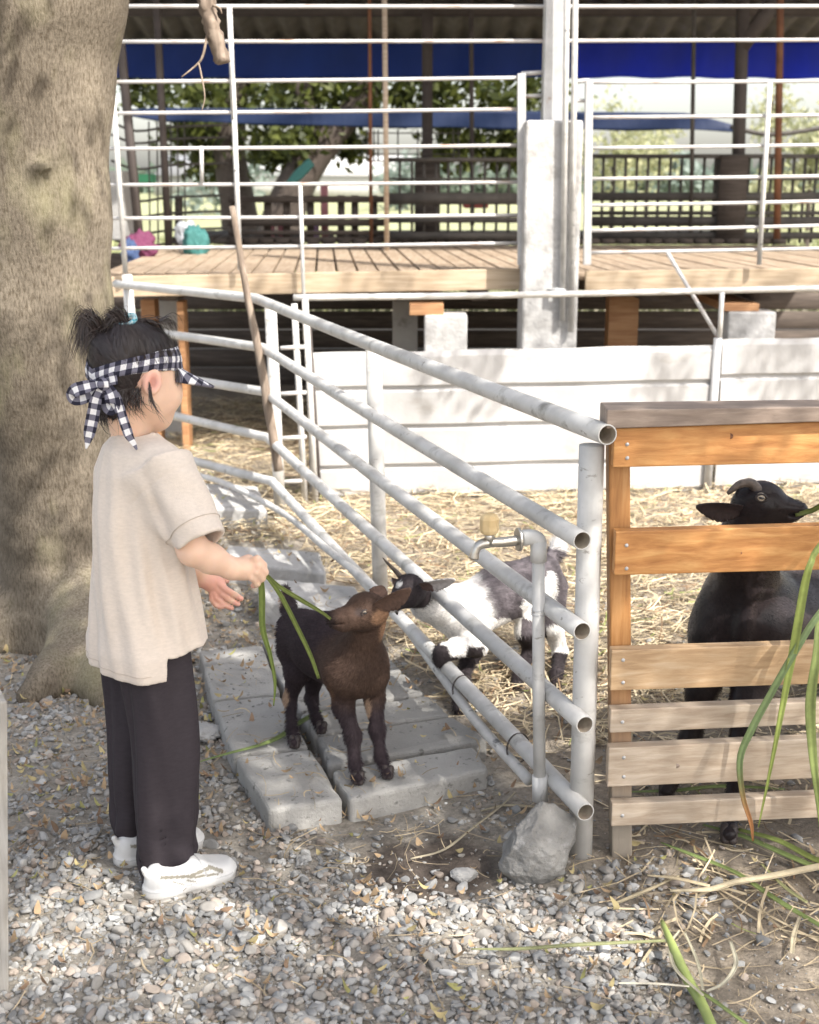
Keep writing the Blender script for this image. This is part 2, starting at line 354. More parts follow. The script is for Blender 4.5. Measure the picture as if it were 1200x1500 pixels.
M['roofm'] = pm('old_roof_sheet', [(.3, (.17, .145, .125)), (.7, (.27, .24, .21))], 6, .8)
def vcol(name, rough=.85, bs=None, bd=.001, sc=8, lo=.85, spec=.3, trans=0):
    m, nt, b = mat(name); at_ = nt.nodes.new('ShaderNodeAttribute'); at_.attribute_name = 'Col'
    c = mixc(nt, at_.outputs[0], ramp(nt, noise(nt, sc), [(.3, g3(lo)), (.7, g3(1))]), 1.0, 'MULTIPLY'); link(nt, c, b.inputs['Base Color'])
    b.inputs['Roughness'].default_value = rough; b.inputs['Specular IOR Level'].default_value = spec
    if bs: bump(nt, b, noise(nt, bs), bd)
    if trans:
        t = nt.nodes.new('ShaderNodeBsdfTranslucent'); link(nt, c, t.inputs[0]); mx = nt.nodes.new('ShaderNodeMixShader'); mx.inputs[0].default_value = trans
        link(nt, b.outputs[0], mx.inputs[1]); link(nt, t.outputs[0], mx.inputs[2]); link(nt, mx.outputs[0], nt.nodes['Material Output'].inputs[0])
    return m
M['stone'] = vcol('gravel_stone', .85, 150, .0012, 60, .8); M['straw'] = vcol('dry_straw', .75, None, 0, 30, .85, .3, .15)
M['leaf'] = vcol('fallen_leaf', .7, None, 0, 60, .75, .3, .2); M['foliage'] = vcol('tree_foliage', .55, None, 0, 20, .7, .4, .4)
M['grass'] = vcol('grass_blade', .5, None, 0, 90, .8, .4, .3)
_n = M['pvc'].node_tree; _b = _n.nodes['Principled BSDF']; _c = _b.inputs['Base Color'].links[0].from_socket
link(_n, mixc(_n, _c, (.26, .24, .21), ramp(_n, noise(_n, 34, (.45, .8, 1.3), 6, .7), [(.635, (0, 0, 0)), (.665, (.8, .8, .8))])), _b.inputs['Base Color'])
# ================================================================== GROUND (one sheet to the horizon)
FA, FB = A(.34, 2.42), A(-.57, 5.25)                      # foot line of the white pipe fence
def fence_side(X, Y): return (X - FA[0]) + .316 * (Y - FA[1])     # >0 on the pen side
def gz(X, Y):
    P = np.stack([X * 3, Y * 3, X * 0], -1); return (fbm(P, 3, 3) - .5) * .03 + (vn(P * 9, 9) - .5) * .006
def axis_(a, b, c, d, st):
    f = np.arange(b, c, st); l = b - np.geomspace(st, b - a, 22)[::-1]; r = c + np.geomspace(st, d - c, 22); return np.concatenate([l, f, r])
gx = axis_(-400, -1.7, 1.9, 400, .016); gy = axis_(-60, 1.5, 4.6, 900, .016)
GX, GY = np.meshgrid(gx, gy, indexing='ij'); GZ = gz(GX, GY) * np.clip(1.5 - np.abs(GY - 4) / 12, 0, 1) * np.clip(1.5 - np.abs(GX) / 8, 0, 1)
Vg = np.stack([GX, GY, GZ], -1).reshape(-1, 3); nx, ny = GX.shape
ii = (np.arange(nx - 1)[:, None] * ny + np.arange(ny - 1)[None]).ravel(); Fg = np.stack([ii, ii + ny, ii + ny + 1, ii + 1], 1)
px_, py_ = to_px(np.stack([Vg[:, 0], np.maximum(Vg[:, 1], .8), Vg[:, 2]], 1))
nn = fbm(Vg * A(4, 4, 0) + 5, 1, 4)[:, None]
cg = A(.34, .31, .265) * (.75 + .5 * nn)
wet = (smooth(1 - np.hypot((px_ - 630) / 150, (py_ - 1275) / 75), 0, .5) * smooth(nn[:, 0], .32, .55))[:, None]; cg = cg * (1 - wet) + A(.12, .098, .082) * wet
pen = smooth(fence_side(Vg[:, 0], Vg[:, 1]), -.05, .1)[:, None]; cg = cg * (1 - pen * .5) + A(.30, .235, .165) * pen * .5
far = smooth(Vg[:, 1], 13, 15)[:, None]; cg = cg * (1 - far) + A(.33, .34, .19) * (.7 + .6 * nn) * far
m_, nt_, b_ = mat('sandy_soil'); a_ = nt_.nodes.new('ShaderNodeAttribute'); a_.attribute_name = 'Col'
cc_ = mixc(nt_, a_.outputs[0], ramp(nt_, noise(nt_, 60, det=6, rough=.75), [(.35, g3(.62)), (.65, g3(1.15))]), 1.0, 'MULTIPLY')
link(nt_, cc_, b_.inputs['Base Color']); b_.inputs['Roughness'].default_value = .95; b_.inputs['Specular IOR Level'].default_value = .2
bump(nt_, b_, noise(nt_, 170, det=6, rough=.7), .006)
tag(mesh('ground', Vg, Fg, m_, col=cg), kind='structure')
# ================================================================== PAVING SLABS
SLABS = []
def slab(name, corners, z, th, label, m='slab', group=None, cat='paving slab', rough=.0016, sub=9, seed=1, bev=.011):
    c = [gr(x, y, z) for x, y in corners]; rng = np.random.default_rng(seed); V = []; ed = []
    for i in range(4):
        for t in np.arange(sub) / sub: p = c[i] * (1 - t) + c[(i + 1) % 4] * t; q = rng.normal(size=3) * rough * (1 if t else .6); q[2] *= .2; ed.append(p + q)
    SLABS.append((np.array(c)[:, :2], z)); V, F = prism(ed, A(0, 0, -th)); ce = V.mean(0); ce[2] = z - th
    return tag(mesh(name, V, F, M[m], loc=ce, bevel=bev, seg=3), label, cat, group)
GS = 'stone slabs paving the path beside the fence'
for i, (cs, lb) in enumerate([
    ([(394, 1186), (502, 1170), (455, 1096), (344, 1108)], 'cracked stone slab at the near left corner of the paved path'),
    ([(342, 1104), (452, 1092), (412, 1018), (313, 1026)], 'stone slab under the brown kid\'s left hind hoof, second of the left row'),
    ([(311, 1022), (410, 1014), (385, 944), (292, 952)], 'stone slab beside the child\'s trousers, far end of the left row'),
    ([(513, 1170), (716, 1126), (694, 1092), (486, 1128)], 'long stone slab under the brown kid\'s front hooves, nearest of the right row'),
    ([(482, 1120), (716, 1082), (664, 1049), (464, 1078)], 'stone slab between the brown kid\'s front and hind hooves, second of the right row'),
    ([(461, 1074), (660, 1046), (628, 1018), (440, 1044)], 'stone slab behind the brown kid, third of the right row'),
    ([(437, 1040), (624, 1015), (594, 985), (420, 1010)], 'stone slab partly hidden by the brown kid\'s belly, fourth of the right row'),
    ([(417, 1006), (590, 982), (560, 950), (400, 975)], 'stone slab behind the brown kid\'s legs, fifth of the right row'),
    ([(397, 971), (557, 947), (530, 918), (384, 936)], 'farthest stone slab of the right row, by the thin pipe')]):
    slab('paving_slab', cs, .058, .12, lb, group=GS, seed=40 + i)
slab('curb_stone', [(378, 878), (560, 905), (520, 858), (380, 846)], .085, .16, 'whitewashed concrete block behind the brown kid\'s tail, nearest of the kerb blocks', 'conc_white', 'kerb blocks behind the path', 'kerb block', seed=60)
slab('curb_stone', [(322, 822), (478, 838), (468, 808), (335, 798)], .075, .16, 'whitewashed concrete block in front of the child\'s hand, middle of the kerb blocks', 'conc_white', 'kerb blocks behind the path', 'kerb block', seed=61)
slab('curb_stone', [(270, 742), (392, 748), (378, 712), (280, 706)], .075, .16, 'white concrete block under the lowest fence rail by the sleeve, farthest of the kerb blocks', 'conc_white', 'kerb blocks behind the path', 'kerb block', seed=62)
def sz_(X, Y):
    """height of the walking surface: soil, slab or kerb block"""
    z = gz(X, Y)
    for c, h in SLABS:
        ins = np.ones(len(X), bool); ce = c.mean(0)
        for i in range(4):
            e = c[(i + 1) % 4] - c[i]; sg = np.sign(e[0] * (ce[1] - c[i][1]) - e[1] * (ce[0] - c[i][0])); ins &= (e[0] * (Y - c[i][1]) - e[1] * (X - c[i][0])) * sg > .006 * np.hypot(*e)
        z = np.where(ins, h + .001, z)
    return z
# ---- gravel
def ico(sub=2):
    t = (1 + 5 ** .5) / 2; V = [(-1, t, 0), (1, t, 0), (-1, -t, 0), (1, -t, 0), (0, -1, t), (0, 1, t), (0, -1, -t), (0, 1, -t), (t, 0, -1), (t, 0, 1), (-t, 0, -1), (-t, 0, 1)]
    F = [(0, 11, 5), (0, 5, 1), (0, 1, 7), (0, 7, 10), (0, 10, 11), (1, 5, 9), (5, 11, 4), (11, 10, 2), (10, 7, 6), (7, 1, 8), (3, 9, 4), (3, 4, 2), (3, 2, 6), (3, 6, 8), (3, 8, 9), (4, 9, 5), (2, 4, 11), (6, 2, 10), (8, 6, 7), (9, 8, 1)]
    V = [nrm(v) for v in V]
    for _ in range(sub):
        mid = {}; NF = []
        def m(a, b):
            k = (min(a, b), max(a, b))
            if k not in mid: mid[k] = len(V); V.append(nrm(V[a] + V[b]))
            return mid[k]
        for a, b, c in F: x, y, z = m(a, b), m(b, c), m(c, a); NF += [(a, x, z), (b, y, x), (c, z, y), (x, y, z)]
        F = NF
    return np.array(V), np.array(F)
ICO = ico(2); ICO1 = ico(1); ICO3 = ico(3)
def rock_t(I, rng, k=9, lo=.55, hi=.88):
    V = I[0].copy()
    for _ in range(k):
        n = nrm(rng.normal(size=3)); d = rng.uniform(lo, hi); e = V @ n - d; V = V - np.where(e > 0, e, 0)[:, None] * n * .93
    return V
rg = np.random.default_rng(11)
def rotm(rng, n, tilt=.5):
    a = rng.random(n) * 6.283; c, s = np.cos(a), np.sin(a); Z = np.zeros((n, 3, 3)); Z[:, 0, 0] = c; Z[:, 0, 1] = -s; Z[:, 1, 0] = s; Z[:, 1, 1] = c; Z[:, 2, 2] = 1
    b = rng.normal(size=n) * tilt; c, s = np.cos(b), np.sin(b); X = np.zeros((n, 3, 3)); X[:, 0, 0] = 1; X[:, 1, 1] = c; X[:, 1, 2] = -s; X[:, 2, 1] = s; X[:, 2, 2] = c
    a = rng.random(n) * 6.283; c, s = np.cos(a), np.sin(a); W = np.zeros((n, 3, 3)); W[:, 0, 0] = c; W[:, 0, 1] = -s; W[:, 1, 0] = s; W[:, 1, 1] = c; W[:, 2, 2] = 1
    return W @ X @ Z
def gravel_w(X, Y):
    P = np.stack([X, Y, 0 * X], -1); a, b = to_px(P); n = fbm(P * 5, 21, 3) - .5; n2 = fbm(P * 14, 33, 2) - .5
    front = smooth(b + n * 120, 1225, 1290) * smooth(np.interp(b, [1230, 1280, 1350, 1500], [540, 740, 950, 1040]) - a - n * 110, -10, 40)
    left = smooth(500 - a + n * 120, 0, 60) * smooth(b + n * 60, 940, 1010) * .72 * smooth(n2, -.25, .1)
    emb = smooth(1 - np.hypot((a - 900) / 210, (b - 1310) / 60), 0, .6) * .5
    o = np.maximum(np.maximum(front, left), np.maximum(emb, .07 + .10 * smooth(n, .0, .2)))
    o = o * (1 - .93 * smooth(1 - np.hypot((a - 645) / 150, (b - 1265) / 70), .05, .4))
    pen = fence_side(X, Y) > 0
    return np.where(pen & (b < 1240), .03, o)
N0 = 42000; X = rg.uniform(-1.35, 1.05, N0); Y = rg.uniform(1.62, 4.2, N0); k = rg.random(N0) < gravel_w(X, Y); X, Y = X[k], Y[k]
def scatter_rocks(name, X, Y, size, I, m, rng, dz=.25, sq=(.5, .8), colf=None, kind='stuff', lift=False, **kw):
    T = [rock_t(I, rng, 12, .42, .86) for _ in range(30)]; n = len(X); ti = rng.integers(0, 30, n); sc = np.stack([size * rng.uniform(.85, 1.45, n), size * rng.uniform(.7, 1.05, n), size * rng.uniform(*sq, n)], 1)
    Rm = rotm(rng, n, .35); base = np.array(T)[ti] * sc[:, None, :]; W = np.einsum('nij,nkj->nki', Rm, base)
    W += np.stack([X, Y, (sz_ if lift else gz)(X, Y) + size * dz], 1)[:, None, :]; nv = W.shape[1]
    F = (I[1][None] + (np.arange(n) * nv)[:, None, None]).reshape(-1, 3); C = colf(n) if colf else None
    return tag(mesh(name, W.reshape(-1, 3), F, m, col=np.repeat(C, nv, 0), flat=True), kind=kind, **kw)
def stone_col(n):
    v = rg.uniform(.22, .39, n)[:, None]; t = rg.random(n)[:, None]
    c = v * np.where(t < .55, A(1.0, .995, .965), np.where(t < .82, A(1.05, .99, .90), A(1.14, .97, .82))); return np.where(rg.random(n)[:, None] < .06, c * 1.5, c)
sz = np.clip(rg.lognormal(-4.86, .34, len(X)), .0035, .018)
scatter_rocks('gravel', X, Y, sz, ICO, M['stone'], rg, .35, colf=stone_col, label='grey gravel of small angular pebbles covering the path in front')
N1 = 30000; X = rg.uniform(-1.4, 1.3, N1); Y = rg.uniform(1.62, 4.6, N1); k = rg.random(N1) < np.clip(gravel_w(X, Y) + .25, 0, 1) * np.where(sz_(X, Y) > .04, .12, 1); X, Y = X[k], Y[k]
scatter_rocks('grit', X, Y, rg.uniform(.0016, .0045, len(X)), ICO1, M['stone'], rg, .3, colf=stone_col, lift=True, label='fine grit and crumbs of stone lying on the sandy soil')
# ---- strips: straw, leaves
def strips(n, P, ang, L, W, rng, tilt, bend, taper=False, seg=3, cup=0):
    d = np.stack([np.cos(ang) * np.cos(tilt), np.sin(ang) * np.cos(tilt), np.sin(tilt)], 1); s = np.stack([-np.sin(ang), np.cos(ang), rng.normal(size=n) * .5], 1); s /= np.linalg.norm(s, axis=1)[:, None]
    q = np.linspace(-.5, .5, seg + 1); V = []
    for i, t in enumerate(q):
        c = P + d * (L * t)[:, None] + s * (bend * L * (.25 - t * t))[:, None] + np.stack([0 * L, 0 * L, cup * L * (t * t)], 1)
        w_ = W * (math.sqrt(max(0, 1 - (2 * t) ** 2 * .96)) if taper else 1); V += [c - s * (w_ / 2)[:, None], c + s * (w_ / 2)[:, None]]
    V = np.stack(V, 1); nv = V.shape[1]; f = np.array([(2 * i, 2 * i + 1, 2 * i + 3, 2 * i + 2) for i in range(seg)])
    return V.reshape(-1, 3), (f[None] + (np.arange(n) * nv)[:, None, None]).reshape(-1, 4), nv
def straw_w(X, Y):
    P = np.stack([X, Y, 0 * X], -1); a, b = to_px(P); s = fence_side(X, Y); n = fbm(P * 4, 41, 3)
    w_ = smooth(s, -.03, .1) * smooth(1130 - b + (n - .5) * 200, 0, 120)
    w_ = np.maximum(w_, smooth(Y, 5.2, 5.7) * smooth(X, -2.1, -1.9))
    w_ = np.maximum(w_, 1.0 * smooth(1 - np.hypot((a - 400) / 140, (b - 772) / 34), .05, .3))
    right = (a > 900) & (b > 1040); w_ = np.where(right, .16 + .2 * (n > .55), w_)
    return np.clip(w_ * (.45 + n), 0, 1)
rs = np.random.default_rng(5); N2 = 74000; X = rs.uniform(-2.2, 3.0, N2); Y = 2.1 + (8.2 - 2.1) * rs.random(N2) ** 1.25
k = rs.random(N2) < straw_w(X, Y); X, Y = X[k], Y[k]; n = len(X); L = rs.lognormal(-2.55, .55, n).clip(.03, .30); Wd = rs.uniform(.002, .0058, n)
wgt = straw_w(X, Y); Z = gz(X, Y) + .006 + rs.random(n) ** 1.5 * .045 * wgt
V, F, nv = strips(n, np.stack([X, Y, Z], 1), rs.random(n) * 6.283, L, Wd, rs, rs.normal(size=n) * .12, rs.normal(size=n) * .35)
c = A(.66, .55, .37) * rs.uniform(.55, 1.25, n)[:, None]; t = rs.random(n)[:, None]; c = np.where(t < .12, A(.30, .20, .12) * rs.uniform(.6, 1.2, n)[:, None], c); c = np.where(t > .97, A(.30, .34, .12), c)
V[:, 2] = np.maximum(V[:, 2], gz(V[:, 0], V[:, 1]) + .003)
tag(mesh('straw', V, F, M['straw'], col=np.repeat(c, nv, 0)), 'loose dry straw strewn over the floor of the goat pen', kind='stuff')
# thin dry stems and chaff on the path side
n = 6000; X = rs.uniform(-1.2, 1.3, n); Y = rs.uniform(1.7, 5.0, n); a, b = to_px(np.stack([X, Y, 0 * X], 1)); k = rs.random(n) < .25 + .6 * smooth(1 - np.hypot((a - 650) / 330, (b - 1225) / 90), 0, .6) + .5 * (a > 900)
X, Y = X[k], Y[k]; n = len(X); V, F, nv = strips(n, np.stack([X, Y, sz_(X, Y) + .010], 1), rs.random(n) * 6.283, rs.uniform(.015, .10, n), rs.uniform(.001, .003, n), rs, rs.normal(size=n) * .12, rs.normal(size=n) * .5)
V[:, 2] = np.maximum(V[:, 2], sz_(V[:, 0], V[:, 1]) + .002)
tag(mesh('chaff', V, F, M['straw'], col=np.repeat(A(.52, .42, .28) * rs.uniform(.4, 1.2, n)[:, None], nv, 0)), 'thin dry stems and bits of chaff scattered on the path', kind='stuff')
n = 11000; X = rs.uniform(-1.5, 1.3, n); Y = rs.uniform(1.65, 5.4, n); P = np.stack([X, Y, 0 * X], 1); a, b = to_px(P)
wl = .32 + .6 * smooth(fbm(P * 5, 77, 3), .5, .65) + .75 * (a < 330) * (b < 1300); wl = np.where(fence_side(X, Y) > 0, .15, wl); wl = np.where(b > 1400, wl * .6, wl)
on = sz_(X, Y) > .04; wl = np.where(on, wl * .42, wl); k = rs.random(n) < wl; X, Y = X[k], Y[k]; n = len(X); L = rs.uniform(.009, .030, n)
V, F, nv = strips(n, np.stack([X, Y, sz_(X, Y) + .010 + rs.random(n) * .010], 1), rs.random(n) * 6.283, L, L * rs.uniform(.25, .55, n), rs, rs.normal(size=n) * .4, rs.normal(size=n) * .5, True, 4, 1.1)
t = rs.random(n)[:, None]; c = np.where(t < .5, A(.46, .33, .20), np.where(t < .74, A(.52, .43, .22), np.where(t < .93, A(.30, .20, .13), A(.42, .40, .16)))) * rs.uniform(.6, 1.15, n)[:, None]
tag(mesh('fallen_leaves', V, F, M['leaf'], col=np.repeat(c, nv, 0)), 'small curled yellow and brown leaves fallen over gravel and soil', kind='stuff')
ICO5 = ico(5)
def rockthing(name, P, r, label, sq=(1, .8, .7), seed=3, m='conc', cat='stone', k=10, rot=0):
    rng = np.random.default_rng(seed); V = rock_t(ICO5, rng, k, .6, .88); V = V + (fbm(V * 2.6, seed, 5)[:, None] - .5) * V * .30 + (fbm(V * 14, seed, 3)[:, None] - .5) * V * .05; V = V * A(*sq) * r
    c, s = math.cos(rot), math.sin(rot); V = V @ A((c, s, 0), (-s, c, 0), (0, 0, 1)); return tag(mesh(name, V + P, ICO5[1], M[m], loc=P), label, cat)
rockthing('flat_stone', gr(296, 1072, .012), .062, 'flat pale stone lying between trouser leg and left slab row', (1, .85, .35), 8)
rockthing('pebble_stone', gr(680, 1282, .012), .03, 'larger grey stone on the dark damp soil in front', (1, .7, .55), 12)
# ================================================================== WHITE PIPE FENCE
fence = thing('pipe_fence', 'white pipe fence of five round rails running back from the wooden gate to the corner', 'fence', (FA[0], FA[1], 0))
rails = [((890, 637), (374, 437), .0195), ((853, 792), (384, 509), .0185), ((853, 925), (388, 574), .0185), ((857, 1062), (392, 641), .0185), ((858, 1190), (398, 705), .0185)]
lefts = [((170, 416), 6.35), ((165, 478), 6.35), ((165, 538), 6.35), ((165, 588), 6.35), ((150, 640), 6.3)]
lowz = None
for i, ((ra, la, rr), (le, ly)) in enumerate(zip(rails, lefts)):
    p = at(*ra, 2.36); q = at(*la, 5.22); e = at(*le, ly); sag = A(0, 0, -.004)
    n1 = nrm(q - p); n2 = nrm(e - q); P = np.vstack([resample([p, (p + q) / 2 + sag, q - n1 * .10], 24), resample([q - n1 * .05, q, q + n2 * .05], 5), resample([q + n2 * .12, e], 12)])
    V, F = tube(P, rr, 20, hollow=.13, deep_=22); rl = mesh('rail', V, F, M['pvc'], fence); rl.data.materials.append(M['pvc_in'])
    for pl in rl.data.polygons:
        if len([v for v in pl.vertices if v >= len(P) * 20]) == len(pl.vertices): pl.material_index = 1
    # white collar sleeve beside the post
def vpost(px, ytop, Y, r, lean=(0, 0), label=None, par=None, m='pvc', name='post', zb=-.03, z1=None):
    t = at(px, ytop, Y); b = A(t[0] + lean[0], t[1] + lean[1], zb); V, F = tube([b, (b + t) / 2, t], r, 20); return mesh(name, V, F, M[m], par or fence, loc=None)
vpost(867, 652, 2.43, .0245, (.006, 0)); vpost(547, 505, 3.93, .024, (.02, 0)); vpost(396, 446, 5.26, .024, (.02, 0)); vpost(186, 402, 6.28, .024, (.03, 0))
# thin pipe wired under the lowest rail
tp = [at(775, 1143, 2.58), at(690, 1047, 2.92), at(600, 925, 3.46), at(556, 868, 3.72), at(480, 805, 4.2), at(415, 752, 4.85), at(330, 708, 5.3), at(262, 690, 5.6)]
V, F = tube(resample(tp, 60), .0125, 14); tag(mesh('thin_pipe', V, F, M['pvcgrey'], loc=tp[0]), 'thin grey pipe wired along under the lowest fence rail', 'pipe')
r5a, r5b = at(858, 1190, 2.36), at(398, 705, 5.22)
for wt in (.115, .235):
    c = r5a + (r5b - r5a) * wt + A(-.004, 0, -.014); P = [c + A(.026 * math.cos(a), .008 * math.cos(a), .036 * math.sin(a)) + A(.0004 * a, 0, 0) for a in np.linspace(0, 12.6, 40)]
    V, F = tube(P, .0011, 5); mesh('wire_tie', V, F, M['brownsteel'], fence)
# ================================================================== BACK LINE: horizontal pipe, sheet panels
back = thing('sheet_fence', 'low fence of white corrugated sheets behind the pen with a white pipe above', 'fence', at(1040, 700, 5.75) * A(1, 1, 0))
P = [at(430, 436, 5.5), at(760, 432, 5.65), at(1215, 422, 5.85), at(1400, 419, 5.9)]; V, F = tube(resample(P, 30), .014, 14); mesh('top_rail', V, F, M['pvc'], back)
def sheet(pa, pb, Ya, Yb, yb, yt, z0=0.0):
    """corrugated sheet between two feet; profile runs along z, slightly buckled"""
    a = at(pa, yt[0], Ya); b = at(pb, yt[1], Yb); H = (a[2] + b[2]) / 2; m = 60; zs = [0, .012, .02, .125, .135, .145, .155, .30, .31, .32, .33, .47, .48, .49, .50, .62]
    off = [0, 0, .013, .013, -.004, -.004, .013, .013, -.004, -.004, .013, .013, -.004, -.004, .013, .013]; zs = zs + [.645]; off = off + [.004]; V = []
    dirn = nrm((b - a) * A(1, 1, 0)); nrml = A(dirn[1], -dirn[0], 0)
    for i in range(m + 1):
        t = i / m; g = a * (1 - t) + b * t
        for z, o in zip(zs, off):
            zz = z / .645 * g[2]; wv = .006 * math.sin(t * 17 + z * 5) + .01 * (vn(A((t * 6, z * 3, 1.5)), 4)[0] - .5); top = .0022 * math.sin(t * 19) * (z / .645) ** 4
            V.append(A(g[0], g[1], zz + top - .0) + nrml * (o + wv))
    k = len(zs); F = [(i * k + j, (i + 1) * k + j, (i + 1) * k + j + 1, i * k + j + 1) for i in range(m) for j in range(k - 1)]
    o = mesh('sheet', V, F, M['sheet'], back, flat=True); s = o.modifiers.new('thickness', 'SOLIDIFY'); s.thickness = .003; return o
sheet(450, 1046, 5.56, 5.74, 730, (517, 505)); sheet(1058, 1480, 5.76, 5.92, 730, (497, 488))
V, F = tube([at(1052, 495, 5.72) * A(1, 1, 0) + A(-.01, 0, -.03), at(1052, 495, 5.72)], .019, 12); mesh('post', V, F, M['steel'], back)
V, F = tube([at(1054, 500, 5.72), at(1058, 428, 5.72)], .011, 12); mesh('post', V, F, M['pvc'], back)
V, F = tube([at(978, 370, 6.0), at(1053, 496, 5.73)], .009, 10); mesh('brace', V, F, M['rail'], back)
# ladder-like pipe gate end
lad = thing('pipe_ladder', 'narrow ladder of thin white pipes standing at the left end of the white sheets', 'pipe ladder', at(440, 735, 5.45) * A(1, 1, 0))
for (x, y0, r) in ((431, 445, .013), (447, 438, .013)):
    t = at(x, y0, 5.42); V, F = tube([A(t[0] + .03, t[1], -.02), t], r, 12); mesh('upright', V, F, M['pvcgrey'], lad)
V, F = beam(A(*(at(452, 500, 5.5)[:2]), -.02) + A(.03, .02, 0), at(450, 470, 5.5) + A(0, .02, 0), .03, .03, (0, 1, 0)); mesh('upright', V, F, M['brownsteel'], lad)
for y in (508, 575, 640, 704): V, F = tube([at(411, y + 2, 5.40), at(449, y, 5.42)], .009, 10); mesh('rung', V, F, M['rail'], lad)
# stick leaning on the fence
V, F = tube(resample([at(408, 690, 5.05), at(380, 520, 5.10), at(362, 430, 5.12), at(340, 302, 5.16)], 24), [.019, .017, .014, .011], 10, jit=.25)
st = mesh('leaning_stick', V, F, M['stick'], loc=at(408, 690, 5.05)); tag(st, 'grey barked stick leaning upright against the fence corner', 'stick')
# ================================================================== BARN
DY = 6.45; DZ = .925
barn = thing('goat_barn', 'open barn with raised timber deck, dark sheet roof and steel posts behind the pen', 'barn', (0.4, 6.6, 0))
dirp = nrm(A(-.065, 1, 0)); mb = MB(); xr = -1.47
while xr < 2.9:
    a = A(xr, DY + .04, DZ - .018 + RNG.normal() * .0015); mb.add(*beam(a + dirp * 0, a + dirp * 3.0, .094, .036)); xr += .106
mb.build('deck_boards', M['deck'], barn, bevel=.003)
mb = MB(); xr = -1.5
while xr < 2.9:
    a = A(xr - .2, DY + 3.08, DZ + .02); mb.add(*beam(a, a + dirp * 1.9, .094, .036)); xr += .112
mb.build('deck_boards', M['darkwood'], barn)  # rear boards coloured dark for the shade under the roof
for xa, xb in ((-1.50, .582), (.862, 3.0)):
    za, zb = (at(190, 405, DY)[2], at(772, 393, DY)[2]) if xa < 0 else (at(857, 397, DY)[2], at(1200, 388, DY)[2])
    mesh('fascia_board', *beam(A(xa, DY, za - .05), A(xb, DY, zb - .05), .035, .10), M['fascia'], barn, bevel=.004)
for x in (-1.2, -.1, .35, 1.2, 1.75): mesh('joist', *box(A(x - .04, DY + .06, DZ - .14), A(x + .04, 9.6, DZ - .037)), M['darkwood'], barn)
for x0, x1, y0, y1, Y, mm in ((575, 612, 440, 505, 7.0, 'conc'), (893, 937, 428, 505, 6.9, 'undertimber'), (763, 772, 440, 512, 6.5, 'pinegrey'), (258, 268, 432, 560, 6.6, 'undertimber'), (205, 226, 430, 560, 6.7, 'undertimber'), (232, 262, 440, 560, 7.0, 'conc')):
    p, q = at(x0, y0, Y), at(x1, y0, Y); mesh('support', *box(A(p[0], Y, -.02), A(q[0], Y + .12, min(p[2], DZ - .15))), M[mm], barn, bevel=.004)
for x0, x1, yb, yt, Y in ((622, 685, 560, 462, 6.35), (1068, 1138, 560, 457, 6.40)):
    p, q = at(x0, yt, Y), at(x1, yt, Y); mesh('pier', *box(A(p[0], Y, -.02), A(q[0], Y + .2, p[2])), M['conc_white'], barn, bevel=.008)
for x0, x1, y0, y1, Y in ((600, 650, 440, 462, 6.37), (1062, 1112, 430, 456, 6.42)):
    p, q = at(x0, y0, Y), at(x1, y1, Y); mesh('bearer', *box(A(p[0], Y, q[2]), A(q[0], Y + 2.8, min(p[2], DZ - .145))), M['undertimber'], barn, bevel=.003)
mb = MB(); z = 0
for i in range(7): mb.add(*box(A(-3.2, 8.9, i * .13), A(3.5, 8.92 + RNG.random() * .01, i * .13 + .118)))
mb.build('back_boards', M['darkwood'], barn)
# concrete column with steel post and pipes
p, q = at(771, 176, 6.25), at(855, 180, 6.25)
V, F = box(A(p[0], 6.25, -.02), A(q[0], 6.53, p[2])); col_ = mesh('column', V, F, M['conc_white'], barn, bevel=.012)
p, q = at(800, 0, 6.33), at(836, 0, 6.33); mesh('steel_post', *box(A(p[0], 6.33, p[2] - 1.0), A(q[0], 6.45, 3.55)), M['steel'], barn, bevel=.004)
for x, xe in ((826, 824), (838, 836)):
    t = at(x, -40, 6.22); b = at(xe, 470 + (x == 838) * 16, 6.22); V, F = tube([A(b[0], 6.22, b[2]), A(t[0], 6.22, 3.3)], .0135, 12); mesh('drain_pipe', V, F, M['pvcgrey'], barn)
V, F = tube([at(803, 427, 6.24), at(815, 425, 6.2), at(828, 427, 6.2)], .012, 10); mesh('pipe_stub', V, F, M['steel'], barn)
# roof: corrugated sheets falling to the back, purlins
YE, ZE, YF, ZF = 12.2, 2.55, 6.95, 3.75; mb = MB(); n = 240; xs = np.linspace(-5, 7, n); V = []
for y, z in ((YF, ZF), (YE, ZE)): V += [(x, y, z + .03 * math.sin(i * math.pi / 2)) for i, x in enumerate(xs)]
rf = mesh('roof', V, [(i, i + 1, n + i + 1, n + i) for i in range(n - 1)], M['roofm'], barn); s = rf.modifiers.new('thickness', 'SOLIDIFY'); s.thickness = .004
for y in np.linspace(YF + .3, YE - .1, 6): z = ZE + (ZF - ZE) * (YE - y) / (YE - YF) - .08; mesh('purlin', *box(A(-5, y, z - .05), A(7, y + .06, z + .045)), M['brownsteel'], barn)
def bpost(px0, py0, px1, py1, Y, wpx, m, zt=None, name='post'):
    a, b = at(px0, py0, Y), at(px1, py1, Y); w_ = wpx / FPX * Y; b[2] = max(DZ - .02, b[2]) if Y < 11 else -.02; return mesh(name, *beam(b, a, w_, w_, (0, 1, 0)), M[m], barn)
bpost(626, -40, 626, 330, 10.9, 15, 'brownsteel'); bpost(1090, -30, 1078, 340, 9.9, 15, 'brownsteel'); bpost(172, 10, 207, 382, 8.3, 11, 'brownsteel')
